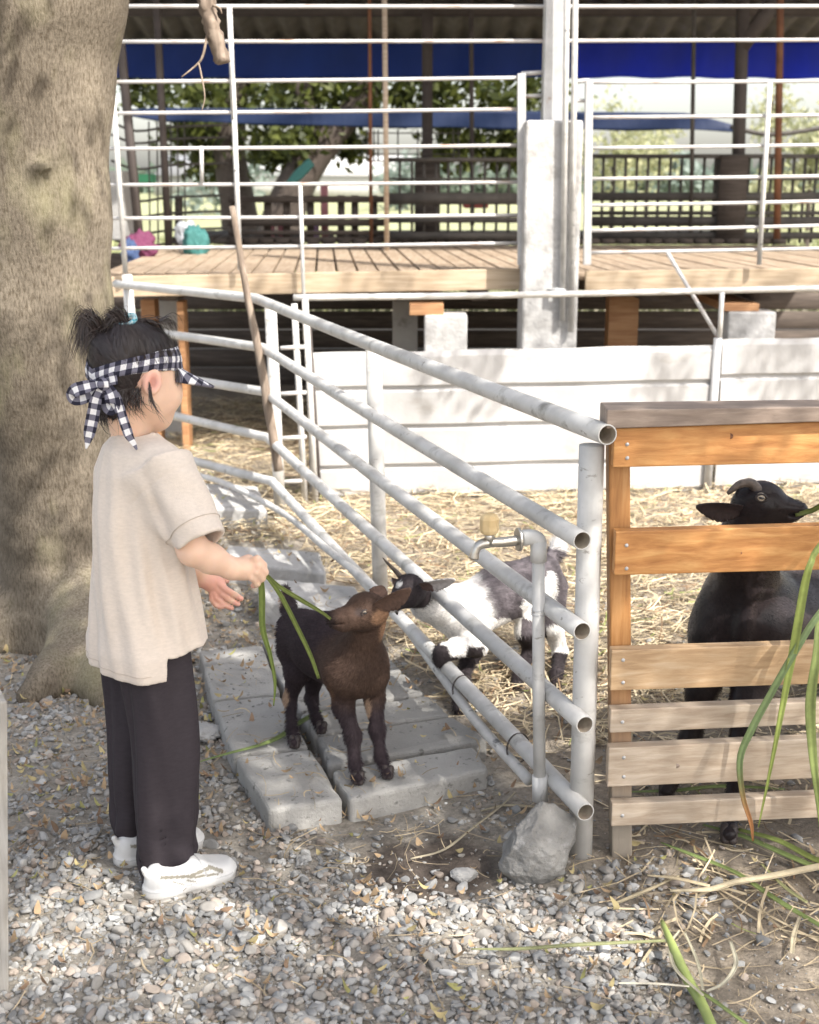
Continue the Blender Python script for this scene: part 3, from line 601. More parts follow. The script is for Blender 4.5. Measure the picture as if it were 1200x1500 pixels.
bpost(228, -20, 248, 372, 8.9, 9, 'brownsteel'); bpost(563, -40, 567, 380, 8.7, 7, 'pinegrey'); bpost(541, -40, 544, 372, 9.3, 5, 'rust'); bpost(1018, -40, 1012, 340, 9.6, 5, 'darkrail'); bpost(1144, -40, 1138, 350, 9.0, 8, 'rust')
bpost(690, -40, 692, 330, 10.6, 6, 'brownsteel')
mesh('brace', *beam(at(1086, 70, 9.9), at(1150, -20, 9.9), .10, .08, (0, 1, 0)), M['brownsteel'], barn)
mesh('footing', *box(A(at(608, 0, 10.6)[0], 10.5, DZ + .04), A(at(646, 0, 10.6)[0], 10.86, at(626, 233, 10.6)[2])), M['darkwood'], barn)
mesh('footing', *box(A(at(1062, 0, 9.8)[0], 9.62, DZ - .0), A(at(1102, 0, 9.8)[0], 9.82, at(1080, 228, 9.7)[2])), M['darkwood'], barn)
# metal railing on the deck edge (two leaves)
def railing(name, label, x0, x1, ys, ups, Y=6.40, r=.0086, grp=None):
    t = thing(name, label, 'railing', at((x0 + x1) / 2, 400, Y) * A(1, 1, 0) + A(0, 0, DZ))
    for (ya, yb) in ys: V, F = tube(resample([at(x0, ya, Y), at((x0 + x1) / 2, (ya + yb) / 2 + .6, Y), at(x1, yb, Y)], 10), r, 10); mesh('rail', V, F, M['rail'], t)
    for (xa, ya, xb, yb, w_, kind) in ups:
        a, b = at(xa, ya, Y - .018), at(xb, yb, Y - .018)
        if kind == 'box': mesh('post', *beam(b, a, w_, w_, (0, 1, 0)), M['steel'], t, bevel=.003)
        else: V, F = tube([b, a], w_ / 2, 12); mesh('upright', V, F, M['pvcgrey'], t)
    return t
railing('deck_railing', 'long white rusty railing along the deck edge left of the concrete column', 160, 760, [(120, 114), (166, 160), (218, 213), (271, 267), (320, 315), (364, 356)],
        [(764, 108, 764, 388, .038, 'box'), (336, 8, 343, 175, .024, 't'), (341, 117, 352, 395, .024, 't'), (440, 272, 447, 498, .018, 't'), (160, 60, 184, 400, .026, 't'), (295, 214, 296, 268, .018, 't')])
railing('deck_railing', 'white rusty railing along the deck edge right of the concrete column', 862, 1330, [(121, 117), (172, 167), (217, 210), (262, 256), (301, 292), (338, 327), (370, 361)],
        [(863, 117, 860, 388, .036, 'box'), (1128, 120, 1112, 388, .024, 't')])
railing('overhead_rails', 'pair of thin white rails strung above the deck railings across the barn front', 160, 1330, [(61, 58), (9, 9)], [], 6.44)
# gap rungs by the column
tp_ = thing('short_rails', 'short white rail stubs beside the concrete column above the deck', 'railing', at(780, 110, 6.4))
V, F = tube([at(764, 108, 6.40), at(797, 106, 6.40)], .010, 8); mesh('rail', V, F, M['rail'], tp_); V, F = tube([at(766, 141, 6.40), at(797, 140, 6.40)], .009, 8); mesh('rail', V, F, M['rail'], tp_)
V, F = tube([at(838, 120, 6.40), at(863, 118, 6.40)], .010, 8); mesh('rail', V, F, M['rail'], tp_); V, F = tube([at(838, 147, 6.40), at(862, 148, 6.40)], .009, 8); mesh('rail', V, F, M['rail'], tp_)
# cage railing at the back
def cage(label, x0, x1, yt, yb, Y, step, hs, r=.011, m='darkrail'):
    t = thing('cage_railing', label, 'railing', at((x0 + x1) / 2, yb, Y), 'barred railings inside the barn'); a0, a1 = at(x0, yt, Y), at(x1, yt, Y); b0 = at(x0, yb, Y); n = int((x1 - x0) / step)
    for i in range(n + 1):
        X = a0[0] + (a1[0] - a0[0]) * i / n; V, F = tube([A(X, Y, b0[2] - .02), A(X, Y, a0[2])], r, 6); mesh('bar', V, F, M[m], t)
    for h, w_ in hs: z = at(x0, h, Y)[2]; mesh('rail', *beam(A(a0[0] - .02, Y - .02, z), A(a1[0] + .02, Y - .02, z), .03, w_), M[m], t)
    return t
cage('dark barred cage railing at the back of the barn right of the column', 868, 1230, 229, 352, 9.7, 16.3, [(229, .03), (262, .02), (288, .06), (312, .03), (324, .07), (345, .05)])
cage('grey barred cage railing inside the barn between tan post and column', 568, 764, 234, 352, 9.4, 16.5, [(234, .03), (262, .015), (291, .08), (322, .04), (345, .05)], m='darkrail')
wr = thing('timber_railing', 'dark horizontal timber rails at the back left of the barn', 'railing', at(440, 375, 9.6))
for y, h in ((292, .045), (326, .05), (341, .03), (351, .04), (374, .09)): mesh('rail', *beam(at(335, y, 9.6), at(568, y, 9.6), .04, h), M['darkwood'], wr)
for x in (262, 345, 392, 420, 455, 500, 520, 548): a, b = at(x, 286, 9.66), at(x, 380, 9.66); mesh('post', *beam(b, a, .05, .05, (0, 1, 0)), M['darkwood'], wr)
wm = thing('wire_screen', 'screen of thin dark wires and poles at the far left of the barn', 'wire screen', at(230, 380, 9.5))
for x in (220, 232, 252, 262, 272): V, F = tube([at(x, 380, 9.5), at(x - 2, 178, 9.5)], .006, 5); mesh('wire', V, F, M['darkrail'], wm)
for y in (182, 200, 238, 285, 308, 333, 352): V, F = tube(resample([at(163, y - 3, 9.45), at(200, y + 10, 9.45), at(250, y + 4, 9.45), at(335, y + 1, 9.45)], 10), .009, 5); mesh('wire', V, F, M['darkrail'], wm)
wn = thing('wire_mesh', 'upright thin dark wires between the posts in the back of the barn', 'wire mesh', at(560, 230, 10.2))
for x in (538, 548, 554, 583, 612, 664, 672): V, F = tube([at(x, 235, 10.3), at(x, 190, 10.3)], .006, 5); mesh('wire', V, F, M['darkrail'], wn)
for y in (195, 217, 226, 236): V, F = tube([at(536, y, 10.3), at(676, y, 10.3)], .005, 5); mesh('wire', V, F, M['darkrail'], wn)
# tarpaulins
def drape(name, pts, Y, m, label, n=60, k=8, amp=.02, cat='tarpaulin'):
    """pts = (px, ytop, ybottom) along the width"""
    P = np.array(pts, float); xs = np.linspace(P[0, 0], P[-1, 0], n); V = []
    for i, x in enumerate(xs):
        yt, yb = np.interp(x, P[:, 0], P[:, 1]), np.interp(x, P[:, 0], P[:, 2])
        for j in range(k + 1): f = j / k; V.append(at(x, yt * (1 - f) + yb * f + 1.2 * math.sin(i * .55) * (f > .9), Y + amp * math.sin(i * .7 + 2 * f) + amp * .6 * math.sin(i * .23)))
    F = [(i * (k + 1) + j, (i + 1) * (k + 1) + j, (i + 1) * (k + 1) + j + 1, i * (k + 1) + j + 1) for i in range(n - 1) for j in range(k)]
    o = mesh(name, V, F, M[m], loc=V[0]); s = o.modifiers.new('thickness', 'SOLIDIFY'); s.thickness = .003; return tag(o, label, cat)
drape('tarpaulin', [(60, 62, 115), (480, 62, 115), (838, 60, 114)], 11.6, 'tarp_shaded', 'blue tarpaulin strip, coloured dark for its shaded part, hung under the roof left of the column')
drape('tarpaulin', [(838, 60, 114), (1000, 60, 114), (1340, 60, 117)], 11.6, 'tarp_backlit', 'blue tarpaulin strip, coloured bright for its backlit part, hung under the roof at right')
drape('awning', [(180, 160, 168), (240, 158, 178), (500, 160, 186), (800, 163, 190), (1010, 165, 191), (1078, 184, 193)], 12.9, 'tarp2', 'lower dark blue awning cloth stretched behind the barn', cat='awning')
V, F = tube(resample([at(1070, 186, 12.9), at(1130, 197, 12.9), at(1215, 186, 12.9), at(1280, 178, 12.9)], 20), .022, 8); tag(mesh('rolled_cord', V, F, M['darkrail'], loc=V[0]), 'dark rolled cord slung from the awning to the right', 'cord')
# clutter at the back
def blob(name, px, py, Y, sx, sz, m, label, cat, seed=1, k=5, sy=None):
    rng = np.random.default_rng(seed); V = rock_t(ICO3, rng, k, .65, .9); V = V * (1 + .9 * (fbm(V * 2.3 + seed, seed, 4)[:, None] - .5)); V = V * (1 + .25 * np.abs(np.sin(V[:, :1] * 9 + V[:, 2:] * 7)) - .12); c = at(px, py, Y); V = V * A(sx, sy or sx * .7, sz) + c; return tag(mesh(name, V, ICO3[1], M[m], loc=c), label, cat)
blob('plastic_bag', 287, 358, 8.3, .075, .125, 'teal', 'teal plastic bag slumped on the deck behind the railing', 'bag', 3)
blob('sack', 271, 343, 8.5, .07, .10, 'sackw', 'white sack standing beside the teal bag', 'sack', 4)
blob('plastic_bag', 206, 366, 8.0, .11, .10, 'magenta', 'magenta bag on the left end of the deck', 'bag', 5)
blob('bottle_crate', 190, 372, 7.8, .05, .08, 'bluepl', 'blue plastic tub in front of the magenta bag', 'tub', 6)
V, F = prism([at(452, 231, 9.3), at(461, 242, 9.3), at(442, 262, 9.3), at(432, 269, 9.3), at(418, 268, 9.3), at(430, 252, 9.3)], A(0, .05, 0)); tag(mesh('hanging_cloth', V, F, M['teal'], loc=V[0], bevel=.01), 'teal cloth draped over a slanting branch in the background', 'cloth')
for x0, x1, y0, y1, m, lb in ((391, 403, 318, 378, 'pink', 'pink cloth strip hanging left of the tree trunk in the back'), (452, 468, 322, 372, 'lilac', 'lilac cloth hanging at the back railing'), (470, 482, 268, 378, 'pink', 'tall pink cloth strip hanging at the back railing right of the lilac one'), (408, 420, 325, 350, 'pink', 'short pink cloth hanging behind the timber rails')):
    p, q = at(x0, y0, 9.9), at(x1, y1, 9.9); V = []; n = 12
    for i in range(n + 1):
        for z in (q[2], p[2]): V.append((p[0] + (q[0] - p[0]) * i / n, 9.9 + .012 * math.sin(i * 1.7), z))
    o = mesh('hanging_cloth', V, [(2 * i, 2 * i + 2, 2 * i + 3, 2 * i + 1) for i in range(n)], M[m], loc=V[0]); s = o.modifiers.new('t', 'SOLIDIFY'); s.thickness = .004; tag(o, lb, 'cloth')
mesh_c = lambda nm, x0, y0, x1, y1, Y, d, m, lb, cat: tag(mesh(nm, *box(A(at(x0, y0, Y)[0], Y, at(x0, y1, Y)[2]), A(at(x1, y0, Y)[0], Y + d, at(x0, y0, Y)[2])), M[m], bevel=.01, loc=at((x0 + x1) / 2, y1, Y)), lb, cat)
mesh_c('crate', 200, 255, 222, 268, 10.5, .2, 'green', 'small green plastic crate on the shelf at far left', 'crate')
mesh_c('crate', 680, 285, 716, 305, 11.2, .3, 'red', 'reddish brown crate behind the barred railing', 'crate')
mesh_c('wall_block', 158, 250, 180, 352, 8.6, .5, 'conc', 'grey block wall piece beside the tree trunk at far left', 'wall')
mesh_c('feed_trough', 380, 360, 560, 376, 9.0, .25, 'darkwood', 'long dark feed trough standing across the back of the deck', 'trough')
# things far behind
def foliage(P, sz, rng, c0, c1):
    n = len(P); u = rng.normal(size=(n, 3)); u /= np.linalg.norm(u, axis=1)[:, None]; v = rng.normal(size=(n, 3)); v -= u * (u * v).sum(1)[:, None]; v /= np.linalg.norm(v, axis=1)[:, None]
    s = (sz * rng.uniform(.6, 1.3, n))[:, None]; V = np.stack([P - u * s, P + v * s * .45, P + u * s, P - v * s * .45], 1).reshape(-1, 3)
    t = rng.random((n, 1)); return V, np.arange(4 * n).reshape(n, 4), np.repeat(A(*c0) * (1 - t) + A(*c1) * t, 4, 0)
def crown(rng, clumps, per, sz, c0, c1):
    P = np.concatenate([np.asarray(c)[None] + rng.normal(size=(per, 3)) * np.asarray(r) * .55 for c, r in clumps]); return foliage(P, sz, rng, c0, c1)
rt = np.random.default_rng(9)
def tree(trunkpaths, clumps, per, sz, label, cat='tree', c0=(.04, .07, .02), c1=(.12, .16, .04), name='tree', m='darkwood', group=None):
    b = np.asarray(trunkpaths[0][0][0]) * A(1, 1, 0); t = thing(name, label, cat, b, group); mb = MB()
    for P, r in trunkpaths: mb.add(*tube(resample(P, 14), r, 10, jit=.15))
    mb.build('trunk', M[m], t); V, F, C = crown(rt, clumps, per, sz, c0, c1); mesh('crown', V, F, M['foliage'], t, col=C); return t
def cl(lst, Y, r): return [(at(x, y, Y + dy), (r * k, r * k, r * k * .75)) for x, y, dy, k in lst]
Y1 = 15.0
tree([([at(372, 420, Y1), at(352, 320, Y1), at(336, 200, Y1), at(350, 60, Y1), at(360, -80, Y1)], [.26, .2, .16, .12]), ([at(360, 120, Y1), at(420, 40, Y1), at(480, -60, Y1)], [.1, .06])],
     cl([(225, 135, 0, .8), (265, 110, .5, 1), (300, 150, -.5, .9), (280, 205, 0, .8), (310, 235, .4, .6), (340, 130, 0, .9), (385, 200, -.4, .7), (395, 130, .3, 1), (250, 60, 0, 1.3), (340, 40, 0, 1.4), (430, 60, 0, 1.4), (200, 110, 0, .6), (290, 190, .3, .6)], Y1, .42), 215, .072,
     'leafy tree with an upright trunk seen through the barn behind the stick', c0=(.035, .05, .012), c1=(.13, .15, .03))
Y2 = 14.2
tree([([at(395, 430, Y2), at(412, 320, Y2), at(452, 240, Y2), at(502, 180, Y2), at(560, 100, Y2), at(610, 0, Y2)], [.24, .22, .17, .13, .1]), ([at(470, 215, Y2), at(440, 120, Y2), at(430, 0, Y2)], [.12, .08])],
     cl([(430, 140, 0, .9), (470, 130, .4, 1), (400, 225, .2, .55), (430, 210, -.2, .6), (480, 200, 0, .6), (515, 215, .2, .4), (510, 135, 0, .9), (560, 125, 0, .8), (600, 140, .3, .8), (655, 130, 0, .9), (700, 140, -.3, 1), (745, 150, 0, 1), (660, 215, .2, .7), (700, 215, 0, .7), (745, 225, .2, .7), (500, 40, 0, 1.4), (600, 40, 0, 1.4), (700, 60, 0, 1.3), (640, 170, .4, .6), (790, 130, 0, .9), (770, 190, 0, .8)], Y2, .42), 215, .072,
     'leafy tree with a trunk slanting right seen through the barn', c0=(.035, .05, .012), c1=(.13, .15, .03))
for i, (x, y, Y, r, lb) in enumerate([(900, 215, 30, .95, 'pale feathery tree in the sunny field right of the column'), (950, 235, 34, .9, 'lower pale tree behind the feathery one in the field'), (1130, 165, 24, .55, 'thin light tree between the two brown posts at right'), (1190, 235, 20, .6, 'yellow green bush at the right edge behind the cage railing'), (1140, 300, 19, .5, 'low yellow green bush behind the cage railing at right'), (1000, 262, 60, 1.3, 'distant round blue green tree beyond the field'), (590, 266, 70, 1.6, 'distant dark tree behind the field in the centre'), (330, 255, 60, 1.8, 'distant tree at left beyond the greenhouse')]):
    c = at(x, y, Y); pale = Y > 50  # far trees get distance haze put into their leaf colour
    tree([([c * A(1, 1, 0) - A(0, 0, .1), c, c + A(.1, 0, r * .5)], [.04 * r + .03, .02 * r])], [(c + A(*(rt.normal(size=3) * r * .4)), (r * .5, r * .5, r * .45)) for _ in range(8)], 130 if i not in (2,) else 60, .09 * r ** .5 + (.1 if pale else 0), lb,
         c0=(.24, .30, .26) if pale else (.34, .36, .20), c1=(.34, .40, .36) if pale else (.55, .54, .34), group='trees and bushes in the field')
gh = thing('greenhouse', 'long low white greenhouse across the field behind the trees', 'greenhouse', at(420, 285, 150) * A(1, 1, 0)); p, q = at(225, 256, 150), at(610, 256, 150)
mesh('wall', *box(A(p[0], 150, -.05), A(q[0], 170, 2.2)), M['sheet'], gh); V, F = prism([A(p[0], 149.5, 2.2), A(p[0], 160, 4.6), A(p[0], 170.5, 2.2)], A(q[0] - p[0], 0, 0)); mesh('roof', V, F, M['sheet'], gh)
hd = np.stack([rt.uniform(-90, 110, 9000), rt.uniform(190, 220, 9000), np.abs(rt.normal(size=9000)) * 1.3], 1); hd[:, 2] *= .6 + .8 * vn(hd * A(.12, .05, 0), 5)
V, F, C = foliage(hd, 1.5, rt, (.16, .21, .16), (.26, .31, .24)); tag(mesh('distant_woods', V, F, M['foliage'], col=C), 'far line of hazy trees along the horizon', kind='stuff')  # haze is painted into the leaf colours
n = 9000; gp = np.stack([rt.uniform(-9, 12, n), 13 + 17 * rt.random(n) ** 1.5, np.zeros(n)], 1); V, F, nv = strips(n, gp + A(0, 0, .12), rt.random(n) * 6.28, rt.uniform(.2, .4, n), np.full(n, .03), rt, rt.normal(size=n) * .3 + 1.3, rt.normal(size=n) * .3)
tag(mesh('field_grass', V, F, M['grass'], col=np.repeat(A(.35, .37, .19) * rt.uniform(.6, 1.3, n)[:, None], nv, 0)), 'rough sunlit grass of the field behind the barn', kind='stuff')
# ================================================================== WOODEN GATE
GY0, GY1 = 2.385, 2.44
def gy(px): return GY0 + (GY1 - GY0) * (px - 888) / 312
_n = M['pinev'].node_tree; _b = _n.nodes['Principled BSDF']; _c = _b.inputs['Base Color'].links[0].from_socket; _t = _n.nodes.new('ShaderNodeTexCoord'); _s = _n.nodes.new('ShaderNodeSeparateXYZ'); link(_n, _t.outputs['Object'], _s.inputs[0])
link(_n, mixc(_n, (.30, .26, .21), _c, ramp(_n, _s.outputs[2], [(.10, (0, 0, 0)), (.42, (1, 1, 1))])), _b.inputs['Base Color'])
gate = thing('wooden_gate', 'wooden gate of horizontal pine boards with orange upper boards and faded grey lower ones', 'gate', at(905, 1262, 2.44) * A(1, 1, 0))
def board(name, x0, x1, yl0, yl1, yr0, yr1, m, th=.028, dy=0):
    """front face given at px 895 and px 1200, extended to the right beyond the frame"""
    xe = 1560; k = (xe - 895) / 305
    def P(x, yl, yr): y = yl + (yr - yl) * (x - 895) / 305; return at(x, y, gy(x) + dy)
    a, b, c, d = P(x0, yl0, yr0), P(xe, yl0, yr0), P(xe, yl1, yr1), P(x0, yl1, yr1)
    a[0] = d[0] = (a[0] + d[0]) / 2; nrml = A(-(GY1 - GY0) * .18, 1, 0) * th
    return mesh(name, *prism([d, c, b, a], nrml), M[m], gate, bevel=.0022)
board('board', 899, 1560, 628, 685, 618, 678, 'pine'); board('board', 901, 1560, 779, 843, 770, 835, 'pine')
board('board', 895, 1560, 953, 1012, 943, 1002, 'pinemid'); board('board', 894, 1560, 1040, 1074, 1028, 1061, 'pinegrey')
board('board', 891, 1560, 1096, 1153, 1082, 1140, 'pinegrey'); board('board', 896, 1560, 1178, 1211, 1165, 1198, 'pinegrey')
board('cap_board', 889, 1560, 600, 628, 596, 618, 'pinetop', .085, -.022)
for x0, x1, Y, m in ((890, 921, 2.425, 'pinev'),):
    a, b = at(x0, 690, Y), at(x1, 690, Y); zt = at(0, 640, Y)[2]; bb = at(x0 + 6, 1262, Y)
    mesh('post', *prism([A(bb[0] + .002, Y, -.03), A(at(927, 1262, Y)[0], Y, -.03), A(b[0], Y, zt), A(a[0], Y, zt)], A(0, .045, 0)), M['pinev'], gate, bevel=.003)
a = at(1500, 690, 2.5); mesh('post', *box(A(a[0], 2.515, -.03), A(a[0] + .04, 2.56, at(0, 630, 2.5)[2])), M['pinev'], gate, bevel=.003)
for x, y in ((919, 651), (919, 671), (918, 799), (918, 833), (913, 967), (913, 1000), (912, 1058), (914, 1110), (914, 1138), (912, 1195)):
    c = at(x, y, gy(x) - .001); V, F = tube([c + A(0, -.0015, 0), c + A(0, .002, 0)], [.0032, .0042], 10); mesh('screw', V, F, M['steel'], gate)
for x, y, r in ((1066, 639, .008), (1082, 810, .005), (990, 1122, .006), (1160, 1110, .006), (1140, 1186, .005)):
    c = at(x, y, gy(x) - .0006); V, F = tube([c, c + A(0, .003, 0)], r, 12); mesh('knot', V * A(1, 1, 1) + (V - c) * A(.4, 0, -.15), F, M['pinetop'] if y > 900 else M['rust'], gate)
# ================================================================== STANDPIPE TAP
M['plastic'] = pm('grey_pipe_plastic', [(.3, g3(.50, (1, .99, .96))), (.7, g3(.66, (1, .99, .96)))], 14, .45, spots=(g3(.25), 30, .62, .7, (1, 1, .4)))
M['brass'] = pm('dull_tap_metal', [(.3, (.42, .39, .34)), (.7, (.60, .58, .54))], 30, .28, metal=.85, bs=200, bd=.0004); M['knob'] = pm('wooden_knob', [(.3, (.55, .38, .17)), (.7, (.72, .56, .32))], 20, .5)
TY = 2.50; tapr = thing('water_tap', 'grey standpipe with a metal tap and wooden knob standing before the fence end', 'tap', at(790, 1165, TY))
V, F = tube([at(791, 1165, TY), at(789, 1000, TY - .003), at(789, 806, TY)], .0128, 20); mesh('pipe', V, F, M['pvc'], tapr)
V, F = tube([at(791, 1172, TY), at(791, 1136, TY)], .0165, 20); mesh('coupling', V, F, M['plastic'], tapr)
V, F = tube([at(789, 822, TY), at(789, 792, TY)], .0165, 20); mesh('elbow', V, F, M['plastic'], tapr); ty = TY - .008
V, F = tube(resample([at(789, 800, TY), at(788, 791, TY), at(778, 787, TY), at(764, 788, TY - .004)], 14), .0160, 18); mesh('elbow', V, F, M['plastic'], tapr)
c = at(762, 790, TY - .006); d = nrm(A(-1, -.25, 0)); V, F = tube([c + d * .000, c + d * .006], .0235, 24); mesh('flange', V, F, M['brass'], tapr, bevel=.0015)
V, F = tube(resample([at(762, 791, TY - .006), at(738, 794, TY - .014), at(715, 795, TY - .02), at(702, 799, TY - .024), at(696, 808, TY - .026), at(694, 818, TY - .026)], 26), [.010, .0105, .0095, .011, .0098, .0088, .0092, .0105], 18, hollow=.25, deep_=.9); mesh('spout', V, F, M['brass'], tapr)
V, F = tube([at(717, 797, TY - .02), at(717, 776, TY - .02)], [.0105, .0085], 16); mesh('valve_neck', V, F, M['brass'], tapr)
V, F = tube([at(717, 783, TY - .02), at(717, 780, TY - .02), at(717, 776, TY - .02), at(717, 760, TY - .02), at(717, 755, TY - .02), at(717, 752.5, TY - .02)], [.012, .0175, .0195, .0195, .0165, .010], 8); mesh('knob', V, F, M['knob'], tapr, bevel=.002)
for yy in (893, 899):
    c = at(789, yy, TY); P = [c + A(.0142 * math.cos(a), .0142 * math.sin(a), .002 * math.sin(a * 1.5)) for a in np.linspace(0, 13, 40)] + [at(812, yy - 6, TY + .02), at(836, yy + 2, TY + .03)]
    V, F = tube(P, .0009, 5); mesh('wire', V, F, M['steel'], tapr)
for sgn, (x, y) in ((1, (878, 1190)),): pass
rockthing('boulder', gr(792, 1248, .068) + A(0, .03, 0), .083, 'rough grey boulder holding the foot of the tap pipe', (1.12, .72, 1.02), 33, 'boulder', k=13, rot=.3)
# ================================================================== LEFT EDGE POST
p = gr(6, 1030, 0); a = at(-40, 1028, 2.0); b = at(11, 1028, 2.0)
e0 = at(14, 1560, 1.97); lp = mesh('edge_post', *prism([at(-60, 1560, 1.97), e0, at(11, 1028, 1.97), at(-60, 1028, 1.97)], A(-.03, .06, 0)), M['greypost'], loc=e0, bevel=.003); tag(lp, 'grey weathered timber post at the left edge of the picture', 'post')
# ================================================================== TREE AT LEFT
M['bark'] = None
m, nt, b = mat('smooth_grey_bark'); n1 = noise(nt, 2.6, (1, 1, .7), 4); c1 = ramp(nt, n1, [(.30, (.095, .078, .058)), (.50, (.160, .134, .102)), (.68, (.265, .225, .170))])
n2 = noise(nt, 120, (1.5, 1.5, .42), 4, .75); c2 = mixc(nt, c1, ramp(nt, n2, [(.36, g3(.45, (1, .9, .75))), (.5, g3(1)), (.66, g3(1.5))]), .8, 'MULTIPLY')
n3 = noise(nt, 5, (1, 1, .5), 3); c3 = mixc(nt, c2, (.27, .255, .14), ramp(nt, n3, [(.52, (0, 0, 0)), (.72, (.40, .40, .40))]))
link(nt, c3, b.inputs['Base Color']); b.inputs['Roughness'].default_value = .9; b.inputs['Specular IOR Level'].default_value = .2
n4 = nt.nodes.new('ShaderNodeMath'); n4.operation = 'ADD'; link(nt, n2, n4.inputs[0]); link(nt, noise(nt, 16, (1, 1, 2.2), 5, .6), n4.inputs[1]); bump(nt, b, n4.outputs[0], .0035); M['bark'] = m
TB = at(95, 935, 3.80) * A(1, 1, 0); BK = 'big smooth barked tree trunk with spreading roots close behind the child'
tr = thing('tree', BK, 'tree', TB)
def tx(px, py, Y=3.8): return at(px, py, Y)
axis = [A(*TB[:2], -.1) + A(.02, 0, 0), tx(98, 900), tx(86, 760), tx(72, 600), tx(58, 450), tx(48, 300), tx(42, 120), tx(50, 0), tx(62, -120), tx(72, -300)]
rad = [.20, .185, .178, .185, .205, .215, .225, .240, .25, .22]
def bark_fn(P):
    d = np.full(len(P), 9.)
    for i in range(len(axis) - 1): d = smin(d, d_cap(P, axis[i], axis[i + 1], rad[i], rad[i + 1]), .04)
    for pts, r in roots:
        for i in range(len(pts) - 1): d = smin(d, d_cap(P, pts[i], pts[i + 1], r[i], r[i + 1]), .05)
    ang = np.arctan2(P[:, 1] - TB[1], P[:, 0] - TB[0]); d = d + .012 * np.cos(ang * 3 + 1) * smooth(1.2 - P[:, 2], 0, 1)
    k = at(62, 245, 3.58); d = smin(d, d_ell(P, k, (.030, .012, .012)), .03)
    return d + (fbm(P * A(6, 6, 5), 8, 3) - .5) * .022 + .0025 * np.sin(P[:, 2] * 85 + 6 * vn(P * 9, 5)) * smooth(.75 - P[:, 2], 0, .4)
g = gr
roots = [([tx(120, 850, 3.74), g(118, 948, .07), g(84, 985, .05), g(44, 1020, .015)], [.10, .070, .048, .028]),
         ([tx(150, 860, 3.74), g(150, 960, .06), g(158, 1005, .02), g(165, 1050, -.02)], [.13, .09, .06, .03]),
         ([tx(140, 880, 3.85), g(215, 935, .05), g(262, 948, .0)], [.14, .08, .03]),
         ([tx(60, 900, 3.8), A(TB[0] - .35, 3.6, .0), A(TB[0] - .6, 3.5, -.03)], [.13, .08, .04]), ([tx(100, 900, 3.9), A(TB[0] - .2, 4.3, .0)], [.14, .05])]
V, Q = surf((-1.75, 3.05, -.12), (-.55, 4.5, 3.3), .014, bark_fn, 1); mesh('trunk', V, Q, M['bark'], tr)
top = axis[-1]
def limb(P, r, name='limb'): V, F = tube(resample(P, 30), r, 14, jit=.08); return mesh(name, V, F, M['bark'], tr)
limb([top - A(0, 0, .4), top + A(.03, -.06, .5), top + A(.3, -.6, 1.0), top + A(1.3, -2.0, 1.3), top + A(2.4, -3.4, 1.3), top + A(3.6, -4.6, 1.5)], [.19, .17, .14, .10, .07, .03])
limb([top - A(0, 0, .3), top + A(-.08, -.1, .5), top + A(-.3, -.6, 1.0), top + A(-.1, -2.0, 1.3), top + A(.8, -3.6, 1.8)], [.15, .12, .08, .03]); limb([top - A(0, 0, .3), top + A(-.3, .6, .8), top + A(-.2, 1.6, 1.6)], [.15, .10, .04])
# dead branch stub hanging into the picture, off a low limb
hb = [at(296, -75, 3.98), at(300, -20, 3.96), at(306, 20, 3.95), at(316, 55, 3.94), at(326, 92, 3.93)]
limb([top - A(0, 0, .25), at(150, -560, 3.7), at(262, -430, 3.98), at(290, -220, 3.98), at(296, -75, 3.98)], [.10, .06, .045, .034, .026], 'limb'); V, F = tube(resample(hb, 26), [.029, .0265, .025, .024, .0205], 12, jit=.5); mesh('broken_branch', V, F, M['stick'], tr)
V, F = tube(resample([at(304, 50, 3.94), at(297, 82, 3.92), at(288, 95, 3.92), at(266, 113, 3.90)], 16), [.0045, .0035, .0018], 7); mesh('twig', V, F, M['stick'], tr)
V, F = tube(resample([at(291, 92, 3.92), at(296, 115, 3.92), at(300, 142, 3.91), at(296, 162, 3.91)], 16), [.0028, .0024, .0014], 7); mesh('twig', V, F, M['stick'], tr)
V, F = tube(resample([at(312, 8, 3.93), at(322, 12, 3.92), at(325, 20, 3.92)], 8), [.004, .002], 7); mesh('twig', V, F, M['stick'], tr)
# ---- crown: unseen leaf clumps set to shade the path; gaps let sun reach the sunny ground
rc = np.random.default_rng(23)
LIT = [  # (px, py, rx, ry) sunny ground patches in the picture
    (420, 1345, 190, 42), (700, 1358, 300, 46), (900, 1390, 170, 40), (330, 1440, 60, 20), (640, 1440, 120, 26), (1090, 1300, 60, 30), (1040, 1420, 70, 20), (1150, 1380, 60, 24), (820, 1450, 120, 22), (1010, 1240, 60, 10), (1170, 1470, 50, 16), (110, 1380, 40, 14), (980, 1330, 60, 16)]
def want(px, py):
    w_ = np.zeros(len(px))
    for x, y, a, b in LIT: w_ = np.maximum(w_, smooth(1 - np.hypot((px - x) / a, (py - y) / b), 0, .25))
    return w_
nC = 19000; G = np.stack([rc.uniform(-2.9, 1.9, nC), rc.uniform(1.0, 4.9, nC), np.zeros(nC)], 1)
px, py = to_px(G + A(0, 0, 0)); n_ = fbm(G * 2.2 + 3, 90, 2)
keep = 1 - want(px, py) * .96
side = fence_side(G[:, 0], G[:, 1]); keep = np.where((side > .05) & (G[:, 1] > 2.9), keep * .14, keep)          # the pen floor is sunny
keep = np.where(G[:, 1] > 4.3, keep * .35, keep); tp2 = np.stack([G[:, 0] * 3, G[:, 1] * 3, 0 * px], 1); keep = np.where((G[:, 0] < -1.15) & (G[:, 1] > 3.5) & (fbm(tp2, 51, 2) > .47), keep * .12, keep); keep = np.where(n_ > .60, keep * .45, keep)
